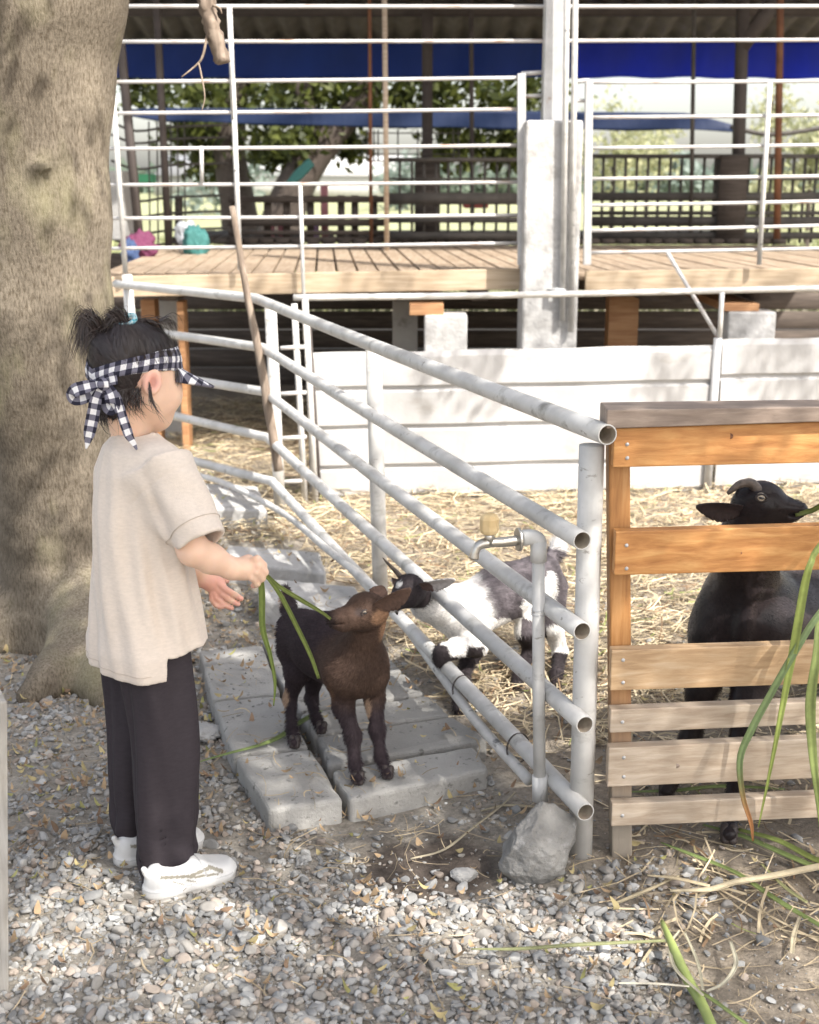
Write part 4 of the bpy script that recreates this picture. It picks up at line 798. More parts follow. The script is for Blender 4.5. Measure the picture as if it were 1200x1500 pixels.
kz = (np.abs(G[:, 0] + .97) < .42) & (np.abs(G[:, 1] - 2.92) < .42); keep = np.where(kz, 1.08, keep)          # the child stands in shade
keep = np.where(np.hypot((G[:, 0] + .02) / .30, (G[:, 1] - 3.50) / .22) < 1, keep * .2, keep)
ok = (rc.random(nC) < keep * .92); G = G[ok]; H = rc.uniform(3.1, 4.5, len(G)); C_ = G + SUN / SUN[2] * H[:, None]
ok = (C_[:, 2] > 1.35 + .16 * np.maximum(C_[:, 1], 0) + .3); C_ = C_[ok]
W_ = np.stack([rc.uniform(-.6, 2.6, 2600), np.full(2600, 5.9), rc.uniform(.0, 1.7, 2600)], 1); W_ = W_[fbm(W_ * A(2.6, 0, 2.6), 61, 2) > .46]; W_ = W_ + SUN / SUN[2] * rc.uniform(3.0, 4.4, len(W_))[:, None]; K_ = np.stack([rc.uniform(-1.42, -.5, 3200), rc.uniform(2.45, 3.36, 3200), np.zeros(3200)], 1); K_ = K_ + SUN / SUN[2] * rc.uniform(3.1, 4.5, 3200)[:, None]; C_ = np.concatenate([C_, K_, W_[rc.random(len(W_)) < .75]])  # extra unseen leaves added to shade the child and dapple column and panels
P = (C_[:, None, :] + rc.normal(size=(len(C_), 3, 3)) * .045).reshape(-1, 3)
V, F, C = foliage(P, .036, rc, (.05, .085, .02), (.13, .19, .05)); mesh('crown', V, F, M['foliage'], tr, col=C)
# ================================================================== GOATS
def vcolfur(name, rough=.75, sheen=.25):
    m, nt, b = mat(name); a = nt.nodes.new('ShaderNodeAttribute'); a.attribute_name = 'Col'; c = mixc(nt, a.outputs[0], ramp(nt, noise(nt, 120), [(.35, g3(.8)), (.65, g3(1.1))]), 1.0, 'MULTIPLY')
    link(nt, c, b.inputs['Base Color']); b.inputs['Roughness'].default_value = rough; b.inputs['Sheen Weight'].default_value = sheen * .12; b.inputs['Sheen Roughness'].default_value = .4; b.inputs['Specular IOR Level'].default_value = .22; return m
M['fur'] = vcolfur('short_fur'); M['fursleek'] = vcolfur('sleek_black_fur', .36, .3); M['horn'] = pm('goat_horn', [(.3, (.06, .05, .045)), (.7, (.16, .13, .11))], 60, .5, bs=200, bd=.001)
M['hoof'] = pm('goat_hoof', [(.3, (.03, .022, .02)), (.7, (.07, .055, .05))], 60, .5); M['eyew'] = pm('goat_eye', [(.3, (.36, .30, .22)), (.7, (.5, .44, .35))], 60, .12, spec=.8); M['pupil'] = pm('eye_pupil', [(.3, g3(.006)), (.7, g3(.01))], 60, .05, spec=.9)
M['eyelid'] = pm('eyelid_skin', [(.3, (.02, .015, .014)), (.7, (.04, .03, .028))], 60, .5)
def chain(d, P, pts, rs, k):
    for i in range(len(pts) - 1): d = smin(d, d_cap(P, pts[i], pts[i + 1], rs[i], rs[i + 1]), k)
    return d
def d_ear(P, root, tip, w_, th, face):
    """leaf-shaped ear: flattened, cupped toward `face`"""
    ax = tip - root; L = np.linalg.norm(ax); e = ax / L; f = nrm(face - e * np.dot(face, e)); s = np.cross(e, f); q = P - root
    t = np.clip(q @ e / L, 0, 1); half = w_ * np.sin(np.clip(t * .86 + .13, 0, 1) * math.pi) ** .8 + .003; y = q @ s; z = q @ f - (np.minimum(np.abs(y) / w_, 1.3) ** 2) * w_ * .55
    r = np.sqrt((y / half) ** 2 + (z / th) ** 2 + 1e-9); dd = (r - 1) * th; along = np.maximum(-(q @ e), (q @ e) - L); return np.maximum(dd * .8, along)
def hoofs(par, c, fwd, r, h=.022, sp=.4):
    f = nrm(fwd * A(1, 1, 0)); s = A(f[1], -f[0], 0)
    for q in (-1, 1):
        o = c + s * q * r * sp; fn = lambda P: smax(d_cap(P, o + f * r * .30 - s * q * .001 + A(0, 0, r * .32), o - f * r * .30 + A(0, 0, h), r * .50, r * .52), -(P[:, 2] - c[2]) , .003)
        V, Q = surf(o - .05, o + .05, .0025, fn, 2); mesh('hoof', V, Q, M['hoof'], par)
def eye(par, c, out, fwd, r, lid=True):
    out = nrm(out); fwd = nrm(fwd - out * np.dot(fwd, out)); up = np.cross(fwd, out); V = ICO3[0] * r; e = mesh('eye', V + c, ICO3[1], M['eyew'], par)
    V2 = ICO[0] * A(r * .62, r * .30, r * .26); Rm_ = np.stack([fwd, out, up]); V2 = V2 @ Rm_ + c + out * r * .86; mesh('pupil', V2, ICO[1], M['pupil'], e)
    pts = [c + out * r * .62 + fwd * math.cos(a) * r * 1.0 + up * math.sin(a) * r * .72 for a in np.linspace(0, 6.283, 24)]; V3, F3 = tube(pts, r * .24, 8); mesh('eyelid', V3, F3, M['eyelid'], e)
def goat(name, label, fn, lo, hi, h, colf, flow, nstr, slen, swid, ears, base, furm='fur', lift=.3, earcol=None, rng=None, earw=.02):
    t = thing(name, label, 'goat', base); V, Q = surf(lo, hi, h, fn, 2); C = colf(V); b = mesh('body', V, Q, M[furm], t, col=C)
    SV, SF, SC = strands(V, Q, nstr, flow, slen, swid, lift, colf, rng=rng or np.random.default_rng(4)); mesh('fur', SV, SF, M[furm], t, col=SC)
    for (root, tip, w_, th, face) in ears:
        root, tip, face = map(np.asarray, (root, tip, face)); c = (root + tip) / 2; L = np.linalg.norm(tip - root) / 2 + .03
        EV, EQ = surf(c - L, c + L, .0028, lambda P: d_ear(P, root, tip, w_, th, face), 1); f = nrm(face)
        N, _ = normals(EV, EQ); inner = smooth((N @ f), .1, .5)[:, None]; ec = colf(EV) * (1 - inner * .55) + A(*(earcol or (.17, .105, .08))) * inner * .55; mesh('ear', EV, EQ, M[furm], t, col=ec)
    return t
def flow_to(front, back):
    d = nrm(back - front)
    def f(P): z = P[:, 2:3]; o = np.tile(d, (len(P), 1)); return o + A(0, 0, -1) * (.55 + 1.2 * smooth(.25 - z, 0, .1))
    return f
# ---------------- brown kid
z0 = .058
def k1():
    rump, mid, ch = at(442, 937, 2.98), at(480, 946, 2.87), at(520, 970, 2.745); cL = at(506, 985, 2.72); cR = at(541, 985, 2.735)
    nb, nm, nh = at(526, 958, 2.72), at(538, 920, 2.69), at(549, 895, 2.675); hd = at(537, 895, 2.66); mz = at(504, 907, 2.635); ns = at(490, 907, 2.628)
    fl = [at(503, 985, 2.735), at(503, 1035, 2.73), at(517, 1078, 2.71), gr(520, 1118, z0 + .035), gr(525, 1140, z0 + .014)]
    fr = [at(545, 990, 2.76), at(549, 1025, 2.755), at(553, 1068, 2.74), gr(558, 1108, z0 + .035), gr(568, 1132, z0 + .014)]
    hl = [at(434, 940, 2.97), at(436, 985, 2.92), at(425, 1022, 2.94), gr(428, 1066, z0 + .03), gr(432, 1088, z0 + .013)]
    hr = [at(462, 945, 3.02), at(462, 985, 2.99), at(456, 1022, 3.02), gr(463, 1050, z0 + .03), gr(471, 1067, z0 + .013)]
    hx = nrm(ns - hd); up = nrm(A(0, 0, 1) - hx * hx[2]); sd = np.cross(hx, up)
    def fn(P):
        d = d_cap(P, rump, mid, .063, .062); d = smin(d, d_cap(P, mid, ch, .062, .056), .05); d = smin(d, d_cap(P, mid - A(0, 0, .022), ch - A(0, 0, .022), .050, .054), .04); d = smin(d, d_cap(P, cL, cR, .040, .038), .04)
        d = smin(d, d_cap(P, rump + A(0, 0, .012), ch + A(.02, -.0, .035), .054, .035), .04)
        d = chain(d, P, [nb, nm, nh], [.047, .032, .030], .024)
        d = smin(d, d_ell(P, hd + up * .002, (.042, .034, .038), (hx, sd, up)), .016); d = smin(d, d_cap(P, hd + hx * .015 - up * .004, mz, .031, .0250), .014); d = smin(d, d_cap(P, mz, ns, .0240, .0180), .008)
        d = smin(d, d_cap(P, hd - up * .018 - hx * .004, mz - up * .012 + hx * .004, .023, .0115), .012); d = smin(d, d_ell(P, hd + hx * .008 + up * .022, (.024, .022, .018), (hx, sd, up)), .014)
        for s in (-1, 1):
            d = smin(d, d_ell(P, hd + hx * .013 + sd * s * .026 + up * .011, (.014, .008, .010), (hx, sd, up)), .008)
            d = smax(d, -d_ell(P, ns + hx * .009 + sd * s * .0065 + up * .004, (.004, .0022, .0016), (hx, sd, up)), .003)
        d = smax(d, -(d_box(P, ns - up * .0055 - hx * .004, (.02, .03, .0005), (hx, sd, up), 0) - .0004), .003)
        for L, r in ((fl, (.036, .0205, .0140, .0098, .0122)), (fr, (.035, .0195, .0138, .0098, .0122)), (hl, (.048, .028, .0130, .0098, .0120)), (hr, (.044, .026, .0126, .0095, .0118))): d = chain(d, P, L, r, .016)
        for L in (fl, fr): d = smin(d, d_ell(P, L[2] + A(0, 0, -.004), (.0150, .0150, .019)), .01)
        tl = [at(428, 905, 3.03), at(420, 885, 3.06), at(419, 862, 3.06)]; d = chain(d, P, tl, [.020, .016, .009], .02)
        return d + (fbm(P * 38, 5, 2) - .5) * .0035
    cs = sd if sd[1] < 0 else -sd
    dk, br, tan_, lb = A(.034, .024, .028), A(.082, .050, .036), A(.42, .29, .20), A(.17, .095, .055)
    def col(P):
        n = fbm(P * 30, 15, 3)[:, None]; nk = smooth(1 - np.linalg.norm((P - nm) / A(.075, .12, .085), axis=1), -.1, .5)[:, None]; hdm = smooth(1 - np.linalg.norm((P - hd) / A(.07, .1, .06), axis=1), -.1, .4)[:, None]
        chm = smooth(1 - np.linalg.norm((P - cR) / A(.09, .12, .11), axis=1), 0, .6)[:, None]; c = dk * (.8 + .5 * n); fr_ = (smooth(2.80 - P[:, 1] + (n[:, 0] - .5) * .03, 0, .07) * smooth(P[:, 2], .19, .27))[:, None]; c = c * (1 - fr_ * .9) + br * fr_ * .9; c = c * (1 - nk * .9) + br * 1.1 * nk * .9; c = c * (1 - chm * .7) + br * .9 * chm * .7; c = c * (1 - hdm) + (br * 1.05) * hdm
        ck = smooth(1 - np.linalg.norm((P - (hd - hx * .020 - up * .010 + cs * .026)) / A(.030, .04, .026), axis=1), 0, .5)[:, None]; nk2 = smooth(1 - np.linalg.norm((P - at(566, 925, 2.67)) / A(.022, .05, .05), axis=1), 0, .6)[:, None]
        c = c * (1 - np.maximum(ck * .9, nk2 * .9)) + A(.36, .21, .125) * np.maximum(ck * .9, nk2 * .9)
        ey = smooth(1 - np.linalg.norm((P - (hd + hx * .014 + up * .010)) / A(.019, .06, .015), axis=1), 0, .5)[:, None]; c = c * (1 - ey * .6) + A(.09, .075, .075) * ey * .6
        mzm = smooth(1 - np.linalg.norm((P - ns - hx * .008) / .024, axis=1), 0, .5)[:, None]; c = c * (1 - mzm * .9) + A(.022, .016, .016) * mzm * .9
        il = np.maximum(smooth(1 - np.linalg.norm((P - at(541, 1032, 2.75)) / A(.010, .05, .032), axis=1), 0, .4), smooth(1 - np.linalg.norm((P - at(420, 1018, 2.93)) / A(.011, .05, .034), axis=1), 0, .4))
        il = np.maximum(il, smooth(1 - np.linalg.norm((P - at(411, 875, 3.05)) / A(.014, .04, .03), axis=1), 0, .5))[:, None]; c = c * (1 - il * .8) + tan_ * il * .8
        rim = smooth(1 - np.linalg.norm((P - at(488, 1000, 2.72)) / A(.014, .05, .06), axis=1), 0, .6)[:, None]; return c * (1 - rim * .55) + lb * rim * .55
    fl0 = flow_to(ch, rump)
    def flow(P):
        o = fl0(P); nk = smooth(1 - np.linalg.norm((P - nm) / .11, axis=1), 0, .4)[:, None]; o = o * (1 - nk) + A(.1, .1, -1.2) * nk; h_ = smooth(1 - np.linalg.norm((P - hd) / .075, axis=1), 0, .3)[:, None]; return o * (1 - h_) + (-hx) * h_
    slen = lambda P: .005 + .006 * smooth(np.linalg.norm(P - hd, axis=1), .04, .12)
    er = hd - hx * .028 + up * .012
    ears = [(at(552, 889, 2.640), at(602, 862, 2.595), .0215, .0034, -hx * .2 + A(.05, -1, -.15)), (at(549, 884, 2.69), at(561, 858, 2.72), .0200, .0032, A(-.3, -1, 0))]
    t = goat('goat_kid', 'brown baby goat standing on the slabs nibbling the grass blade held by the child', fn, (-.32, 2.50, .04), (.04, 3.18, .56), .0042, col, flow, 80000, slen, .0010, ears, gr(480, 1100, z0), lift=.26)
    o = nrm(np.cross(up, hx)); o = o if o[1] < 0 else -o; eye(t, hd + hx * .016 + up * .010 + o * .0270, o, hx, .0088)
    for L in (fl, fr, hl, hr): hoofs(t, A(L[-1][0], L[-1][1], z0 + .001), A(-.12, -1, 0), .0155)
    return t, dict(ns=ns, hx=hx)
kid1, K1 = k1()
# ---------------- black and white kid climbing through the rails
def k2():
    ch, md, rp = at(682, 897, 3.34), at(735, 868, 3.42), at(792, 850, 3.52); nb, nm, nh = at(655, 893, 3.31), at(628, 882, 3.25), at(606, 868, 3.18); hd = at(599, 866, 3.15); mz = at(577, 884, 3.11); ns = at(570, 890, 3.10)
    f1 = [at(680, 925, 3.32), at(697, 945, 3.27), at(668, 950, 3.18), at(648, 956, 3.155), at(645, 968, 3.15)]; f2 = [at(694, 925, 3.38), at(690, 958, 3.36), at(678, 990, 3.27), gr(672, 1025, .03), gr(673, 1040, .015)]
    h1 = [at(778, 870, 3.46), at(772, 925, 3.42), at(776, 955, 3.45), gr(761, 988, .04), gr(756, 1003, .018)]; h2 = [at(806, 860, 3.54), at(808, 915, 3.49), at(821, 955, 3.52), gr(816, 985, .04), gr(813, 1000, .018)]
    hx = nrm(ns - hd); up = nrm(A(0, 0, 1) - hx * hx[2]); sd = np.cross(hx, up)
    tl = [at(806, 822, 3.56), at(815, 805, 3.58), at(818, 790, 3.58)]
    def fn(P):
        d = d_cap(P, ch, md, .070, .070); d = smin(d, d_cap(P, md, rp, .070, .060), .04); d = smin(d, d_cap(P, ch + A(0, 0, .03), rp + A(0, 0, .03), .044, .046), .03); d = smin(d, d_cap(P, ch - A(.0, 0, .03), md - A(0, 0, .012), .050, .052), .03)
        d = chain(d, P, [nb, nm, nh], [.058, .042, .030], .04); d = smin(d, d_ell(P, hd, (.047, .037, .042), (hx, sd, up)), .016); d = smin(d, d_cap(P, hd + hx * .01, mz, .032, .021), .012); d = smin(d, d_cap(P, mz, ns, .018, .013), .008); d = smin(d, d_cap(P, hd - up * .014, mz - up * .009, .018, .012), .01)
        d = smin(d, d_ell(P, hd - hx * .004 + up * .024, (.024, .022, .016), (hx, sd, up)), .014)
        for s in (-1, 1): d = smin(d, d_ell(P, hd + hx * .012 + sd * s * .023 + up * .009, (.013, .008, .010), (hx, sd, up)), .008)
        for L, r in ((f1, (.040, .030, .023, .020, .018)), (f2, (.038, .025, .017, .013, .015)), (h1, (.050, .030, .018, .013, .015)), (h2, (.050, .032, .019, .014, .015))): d = chain(d, P, L, r, .018)
        d = chain(d, P, tl, [.02, .018, .010], .018)
        return d + (fbm(P * 38, 6, 2) - .5) * .0035
    dk, wh = A(.060, .048, .052), A(.86, .84, .81)
    def col(P):
        n = fbm(P * 24, 17, 4); a, b = to_px(P); a = a + (n - .5) * 12; b = b + (fbm(P * 30, 27, 3) - .5) * 16
        hdm = (np.linalg.norm(P - hd, axis=1) < .075) & (a < 640) & (b < 893); c = np.where(hdm[:, None], dk * .75, wh)
        e1 = smooth(a - (b - 862) * .35 + (n - .5) * 26, 688, 712); mix = e1[:, None]; body = (a > 640)[:, None]; c = np.where(body, c * (1 - mix) + A(.115, .10, .108) * (.35 + 1.3 * fbm(P * A(60, 60, 60), 71, 2))[:, None] * mix, c)
        top = smooth(878 - b - (a - 665) * .12, 0, 14) * smooth(a, 655, 668) * 0; c = c * (1 - top[:, None]) + dk * top[:, None]
        pt = (np.hypot((a - 776) / 15, (b - 886) / 18) < 1) | (np.hypot((a - 805) / 11, (b - 858) / 22) < 1) | ((b > 915) & (b < 955) & (a > 800)) | ((b > 905) & (b < 930) & (a < 765)); c = np.where(pt[:, None], wh * .95, c)
        ft = ((b > 955) & (a > 790)) | ((b > 930) & (a > 735) & (a < 790)) | ((b > 948) & (a < 656)) | ((b > 1000)) | ((a > 684) & (b > 944) & (b < 966) & (a < 706)) | ((b > 962) & (a > 655) & (a < 706)) ; c = np.where(ft[:, None], dk * .6, c)
        tm = np.linalg.norm(P - tl[2], axis=1) < .035; c = np.where(tm[:, None], wh, c); st = (np.linalg.norm((P - (hd + up * .03 + hx * .022)) / .011, axis=1) < 1); return np.where(st[:, None], wh * .8, c)
    fl0 = flow_to(ch, rp)
    def flow(P): h_ = smooth(1 - np.linalg.norm((P - hd) / .075, axis=1), 0, .3)[:, None]; return fl0(P) * (1 - h_) + (-hx) * h_
    slen = lambda P: .008 + .006 * smooth(np.linalg.norm(P - hd, axis=1), .04, .12) + .014 * (np.linalg.norm(P - tl[1], axis=1) < .045)
    ears = [(at(616, 858, 3.13), at(667, 849, 3.08), .0175, .0034, A(-.1, -1, -.45)), (at(588, 854, 3.17), at(574, 850, 3.22), .012, .003, A(-.2, -1, 0))]
    t = goat('goat_kid', 'black and white baby goat poking its head and a forefoot through the pipe fence', fn, (-.12, 3.0, -.01), (.47, 3.72, .53), .0046, col, flow, 60000, slen, .0011, ears, gr(760, 1005, 0), lift=.12, earcol=(.17, .10, .08))
    eye(t, hd + hx * .014 + up * .010 + A(0, -1, .1) * .031, A(.1, -1, .1), hx, .0085)
    V, F = tube(resample([at(588, 846, 3.16), at(577, 834, 3.15), at(567, 824, 3.14), at(561, 817, 3.13)], 12), [.0075, .0045, .0012], 10); mesh('horn', V, F, M['horn'], t)
    V, F = tube(resample([mz - up * .018, mz - up * .035 + A(0, 0, 0)], 6), [.008, .002], 8); mesh('beard', V, F, M['hoof'], t)
    for L in (f2, h1, h2): hoofs(t, A(L[-1][0], L[-1][1], .002), A(-1, -.3, 0), .016)
    return t
kid2 = k2()
# ---------------- black goat behind the gate
def k3():
    ch, md, rp = at(1098, 915, 2.80), at(1215, 920, 2.98), at(1340, 915, 3.22); nb, nm, nh = at(1090, 868, 2.76), at(1094, 806, 2.70), at(1103, 760, 2.67); hd = at(1110, 738, 2.655); mz = at(1155, 748, 2.64); ns = at(1172, 748, 2.635)
    f1 = [at(1052, 950, 2.76), at(1028, 1010, 2.74), at(1010, 1085, 2.72), gr(992, 1130, .06), gr(977, 1160, .02)]; f2 = [at(1110, 950, 2.74), at(1092, 1040, 2.68), at(1084, 1095, 2.64), gr(1072, 1180, .05), gr(1068, 1222, .02)]
    h1 = [at(1330, 930, 3.14), at(1320, 1010, 3.1), at(1345, 1060, 3.14), gr(1335, 1110, .06), gr(1330, 1125, .02)]; h2 = [at(1360, 930, 3.3), at(1370, 1010, 3.3), at(1390, 1040, 3.32), gr(1385, 1080, .06), gr(1380, 1092, .02)]
    hx = nrm(ns - hd); up = nrm(A(0, 0, 1) - hx * hx[2]); sd = np.cross(hx, up)
    def fn(P):
        d = d_cap(P, ch, md, .115, .13); d = smin(d, d_cap(P, md, rp, .13, .11), .06); d = smin(d, d_cap(P, ch + A(0, 0, .05), rp + A(0, 0, .05), .075, .08), .05)
        d = smin(d, d_cap(P, at(1055, 925, 2.77), at(1120, 925, 2.72), .066, .060), .06)
        d = chain(d, P, [nb, nm, nh], [.082, .056, .050], .06); d = smin(d, d_ell(P, hd, (.054, .044, .046), (hx, sd, up)), .022); d = smin(d, d_cap(P, hd + hx * .02 - up * .004, mz, .040, .024), .02); d = smin(d, d_cap(P, mz, ns, .0235, .0185), .010)
        d = smin(d, d_cap(P, hd - up * .024, mz - up * .016, .026, .015), .014); d = smin(d, d_ell(P, hd + hx * .012 + up * .030, (.030, .026, .018), (hx, sd, up)), .02)
        for s in (-1, 1):
            d = smin(d, d_ell(P, hd - hx * .003 + sd * s * .034 + up * .020, (.020, .012, .013), (hx, sd, up)), .01)
            d = smax(d, -d_ell(P, ns + hx * .012 + sd * s * .010 + up * .008, (.007, .004, .0022), (hx, sd, up)), .004)
        d = smax(d, -(d_box(P, ns - up * .007 - hx * .008, (.030, .05, .0006), (hx, sd, up), 0) - .0006), .004)
        for L, r in ((f1, (.060, .034, .0235, .017, .018)), (f2, (.056, .034, .0235, .016, .018)), (h1, (.08, .045, .025, .018, .018)), (h2, (.08, .045, .025, .018, .018))): d = chain(d, P, L, r, .022)
        d = smin(d, d_cap(P, at(1104, 860, 2.665), at(1086, 935, 2.66), .010, .014), .03)
        return d + (fbm(P * 26, 7, 3) - .5) * .007
    def col(P):
        n = fbm(P * 20, 19, 3)[:, None]; c = A(.020, .015, .016) * (.7 + .8 * n); e = smooth(1 - np.linalg.norm((P - at(1102, 900, 2.66)) / A(.012, .09, .08), axis=1), 0, .8)[:, None]; return c * (1 - e * .5) + A(.05, .038, .036) * e * .5
    fl0 = flow_to(ch, rp)
    def flow(P): h_ = smooth(1 - np.linalg.norm((P - hd) / .09, axis=1), 0, .3)[:, None]; return fl0(P) * (1 - h_) + (-hx) * h_
    ears = [(at(1086, 747, 2.635), at(1020, 742, 2.60), .0235, .004, A(.15, -1, -.45)), (hd - hx * .01 + A(0, .045, .0), hd + hx * .02 + A(.03, .14, -.03), .022, .004, A(-.3, 1, -.3))]
    t = goat('goat', 'black goat with short horns behind the wooden gate chewing a green leaf', fn, (.40, 2.42, -.01), (1.42, 3.52, .88), .0075, col, flow, 65000, .008, .0011, ears, gr(1100, 1180, 0), 'fursleek', .12, earcol=(.05, .035, .035))
    eye(t, hd + hx * -.004 + up * .021 + A(-.1, -1, .05) * .0415, A(-.1, -1, .1), hx, .0105)
    for dy in (0, .04): V, F = tube(resample([hd + up * .030 - hx * .008 + A(0, dy - .022, 0), at(1100, 708 + dy * 30, 2.635 + dy), at(1083, 710 + dy * 30, 2.63 + dy), at(1066, 722 + dy * 30, 2.625 + dy)], 18), [.0125, .0105, .0085, .0035], 12, jit=.12); mesh('horn', V, F, M['horn'], t)
    for L in (f1, f2, h1, h2): hoofs(t, A(L[-1][0], L[-1][1], .002), A(-.2, -1, 0), .021, .03)
    return t, dict(ns=ns, hx=hx, up=up)
goat3, K3 = k3()
# ================================================================== CHILD
M['skin'] = vcol('child_skin', .5, 300, .0003, 40, .94, .35)
sk = M['skin'].node_tree.nodes['Principled BSDF']; sk.inputs['Subsurface Weight'].default_value = .25; sk.inputs['Subsurface Radius'].default_value = (.010, .004, .002); sk.inputs['Subsurface Scale'].default_value = 1.0
def fabric(name, c, wscale, bd, rough=.85, var=.06, slub=None, sheen=.2):
    m, nt, b = mat(name); n = noise(nt, wscale, (1, 1, 3), 4, .6); cc = ramp(nt, n, [(.3, g3(1 - var, c)), (.7, g3(1 + var, c))]); link(nt, cc, b.inputs['Base Color']); b.inputs['Roughness'].default_value = rough
    b.inputs['Sheen Weight'].default_value = sheen; b.inputs['Specular IOR Level'].default_value = .25; bump(nt, b, noise(nt, 420, (1, 1, 1), 3), bd); return m
M['shirt'] = fabric('beige_cotton', (.66, .575, .495), 90, .0006); M['trouser'] = fabric('dark_plum_trouser_cloth', (.036, .029, .034), 60, .0003, .75, .12, sheen=.0)
M['seam'] = pm('shirt_seam_thread', [(.3, (.50, .42, .35)), (.7, (.56, .47, .39))], 80, .9)
M['shoe'] = vcol('white_sports_shoe', .45, 260, .0004, 60, .95, .4); M['hair'] = vcol('dark_brown_hair', .42, None, 0, 200, .8, .5); M['hairb'] = pm('hair_base', [(.3, (.016, .011, .011)), (.7, (.03, .021, .02))], 140, .6)
m, nt, b = mat('gingham_cloth'); uvn = nt.nodes.new('ShaderNodeUVMap'); sx = nt.nodes.new('ShaderNodeSeparateXYZ'); link(nt, uvn.outputs[0], sx.inputs[0]); outs = []
for k in (0, 1):
    a1 = nt.nodes.new('ShaderNodeMath'); a1.operation = 'MULTIPLY'; a1.inputs[1].default_value = 1 / .0225; link(nt, sx.outputs[k], a1.inputs[0])
    a2 = nt.nodes.new('ShaderNodeMath'); a2.operation = 'FRACT'; link(nt, a1.outputs[0], a2.inputs[0]); a3 = nt.nodes.new('ShaderNodeMath'); a3.operation = 'GREATER_THAN'; a3.inputs[1].default_value = .5; link(nt, a2.outputs[0], a3.inputs[0]); outs.append(a3)
ad = nt.nodes.new('ShaderNodeMath'); ad.operation = 'ADD'; link(nt, outs[0].outputs[0], ad.inputs[0]); link(nt, outs[1].outputs[0], ad.inputs[1]); hf = nt.nodes.new('ShaderNodeMath'); hf.operation = 'MULTIPLY'; hf.inputs[1].default_value = .5; link(nt, ad.outputs[0], hf.inputs[0])
cr = ramp(nt, hf.outputs[0], [(0, (.78, .77, .78)), (.45, (.16, .155, .20)), (.9, (.013, .012, .028))]); nt.nodes[-1].color_ramp.interpolation = 'CONSTANT'; link(nt, mixc(nt, cr, ramp(nt, noise(nt, 700), [(.3, g3(.75)), (.7, g3(1.1))]), .6, 'MULTIPLY'), b.inputs['Base Color']); b.inputs['Roughness'].default_value = .9; bump(nt, b, noise(nt, 500), .0004); M['gingham'] = m
F0 = nrm(A(.80, .60, 0)); R0 = A(.60, -.80, 0); Z = A(0, 0, 1)          # the child's facing and right-hand side
kid = thing('person', 'small child in beige t-shirt, dark trousers and checked visor holding out a blade of grass', 'child', gr(240, 1290))
# ---- head frame
HC = at(203, 545, 2.48); az = R(47); Fh = nrm(A(math.cos(az), math.sin(az), 0) * math.cos(R(14)) - Z * math.sin(R(14))); Rh = nrm(A(math.sin(az), -math.cos(az), 0)); Uh = np.cross(Rh, Fh)
def Hh(f, r, u): return HC + Fh * f + Rh * r + Uh * u
HX = (Fh, Rh, Uh)
# ---- arms
shR, elR, wrR, hdR = at(244, 702, 2.37), at(283, 806, 2.335), at(340, 833, 2.375), at(364, 834, 2.395)
shL, elL, wrL, hdL = at(190, 690, 2.56), at(262, 830, 2.60), at(300, 846, 2.56), at(318, 858, 2.555)
fist = []          # right hand: four fingers curled round the blade, thumb across
for (kx, ky, mx, my, tx_, ty_, r, dy) in ((377, 819, 386, 828, 378, 836, .0078, 0), (379, 829, 388, 838, 378, 843, .0080, -.003), (376, 838, 384, 847, 375, 851, .0078, -.004), (370, 846, 377, 855, 371, 858, .0070, -.004)):
    fist.append(([at(364, (ky + 833) / 2, 2.392 + dy), at(kx, ky, 2.386 + dy), at(mx, my, 2.398 + dy), at(tx_, ty_, 2.412 + dy)], [r * 1.05, r * 1.05, r * .98, r * .82]))
fist.append(([at(352, 824, 2.392), at(364, 819, 2.402), at(376, 824, 2.412), at(384, 834, 2.412)], [.0105, .0095, .0085, .0072]))
openh = []         # left hand: relaxed, palm toward the viewer, fingers pointing right
for (pts, r) in (([(318, 852), (329, 862), (344, 871), (354, 877)], .0074), ([(316, 859), (325, 870), (338, 879), (349, 885)], .0076), ([(313, 864), (318, 876), (329, 886), (340, 891)], .0073), ([(310, 868), (311, 879), (317, 887), (325, 890)], .0064)):
    openh.append(([at(x, y, 2.553 - .004 * i) for i, (x, y) in enumerate(pts)], [r * 1.02, r * .95, r * .87, r * .72]))
openh.append(([at(308, 850, 2.565), at(322, 846, 2.575), at(332, 850, 2.585)], [.011, .009, .0075]))
earc = Hh(-.020, .0715, -.014)
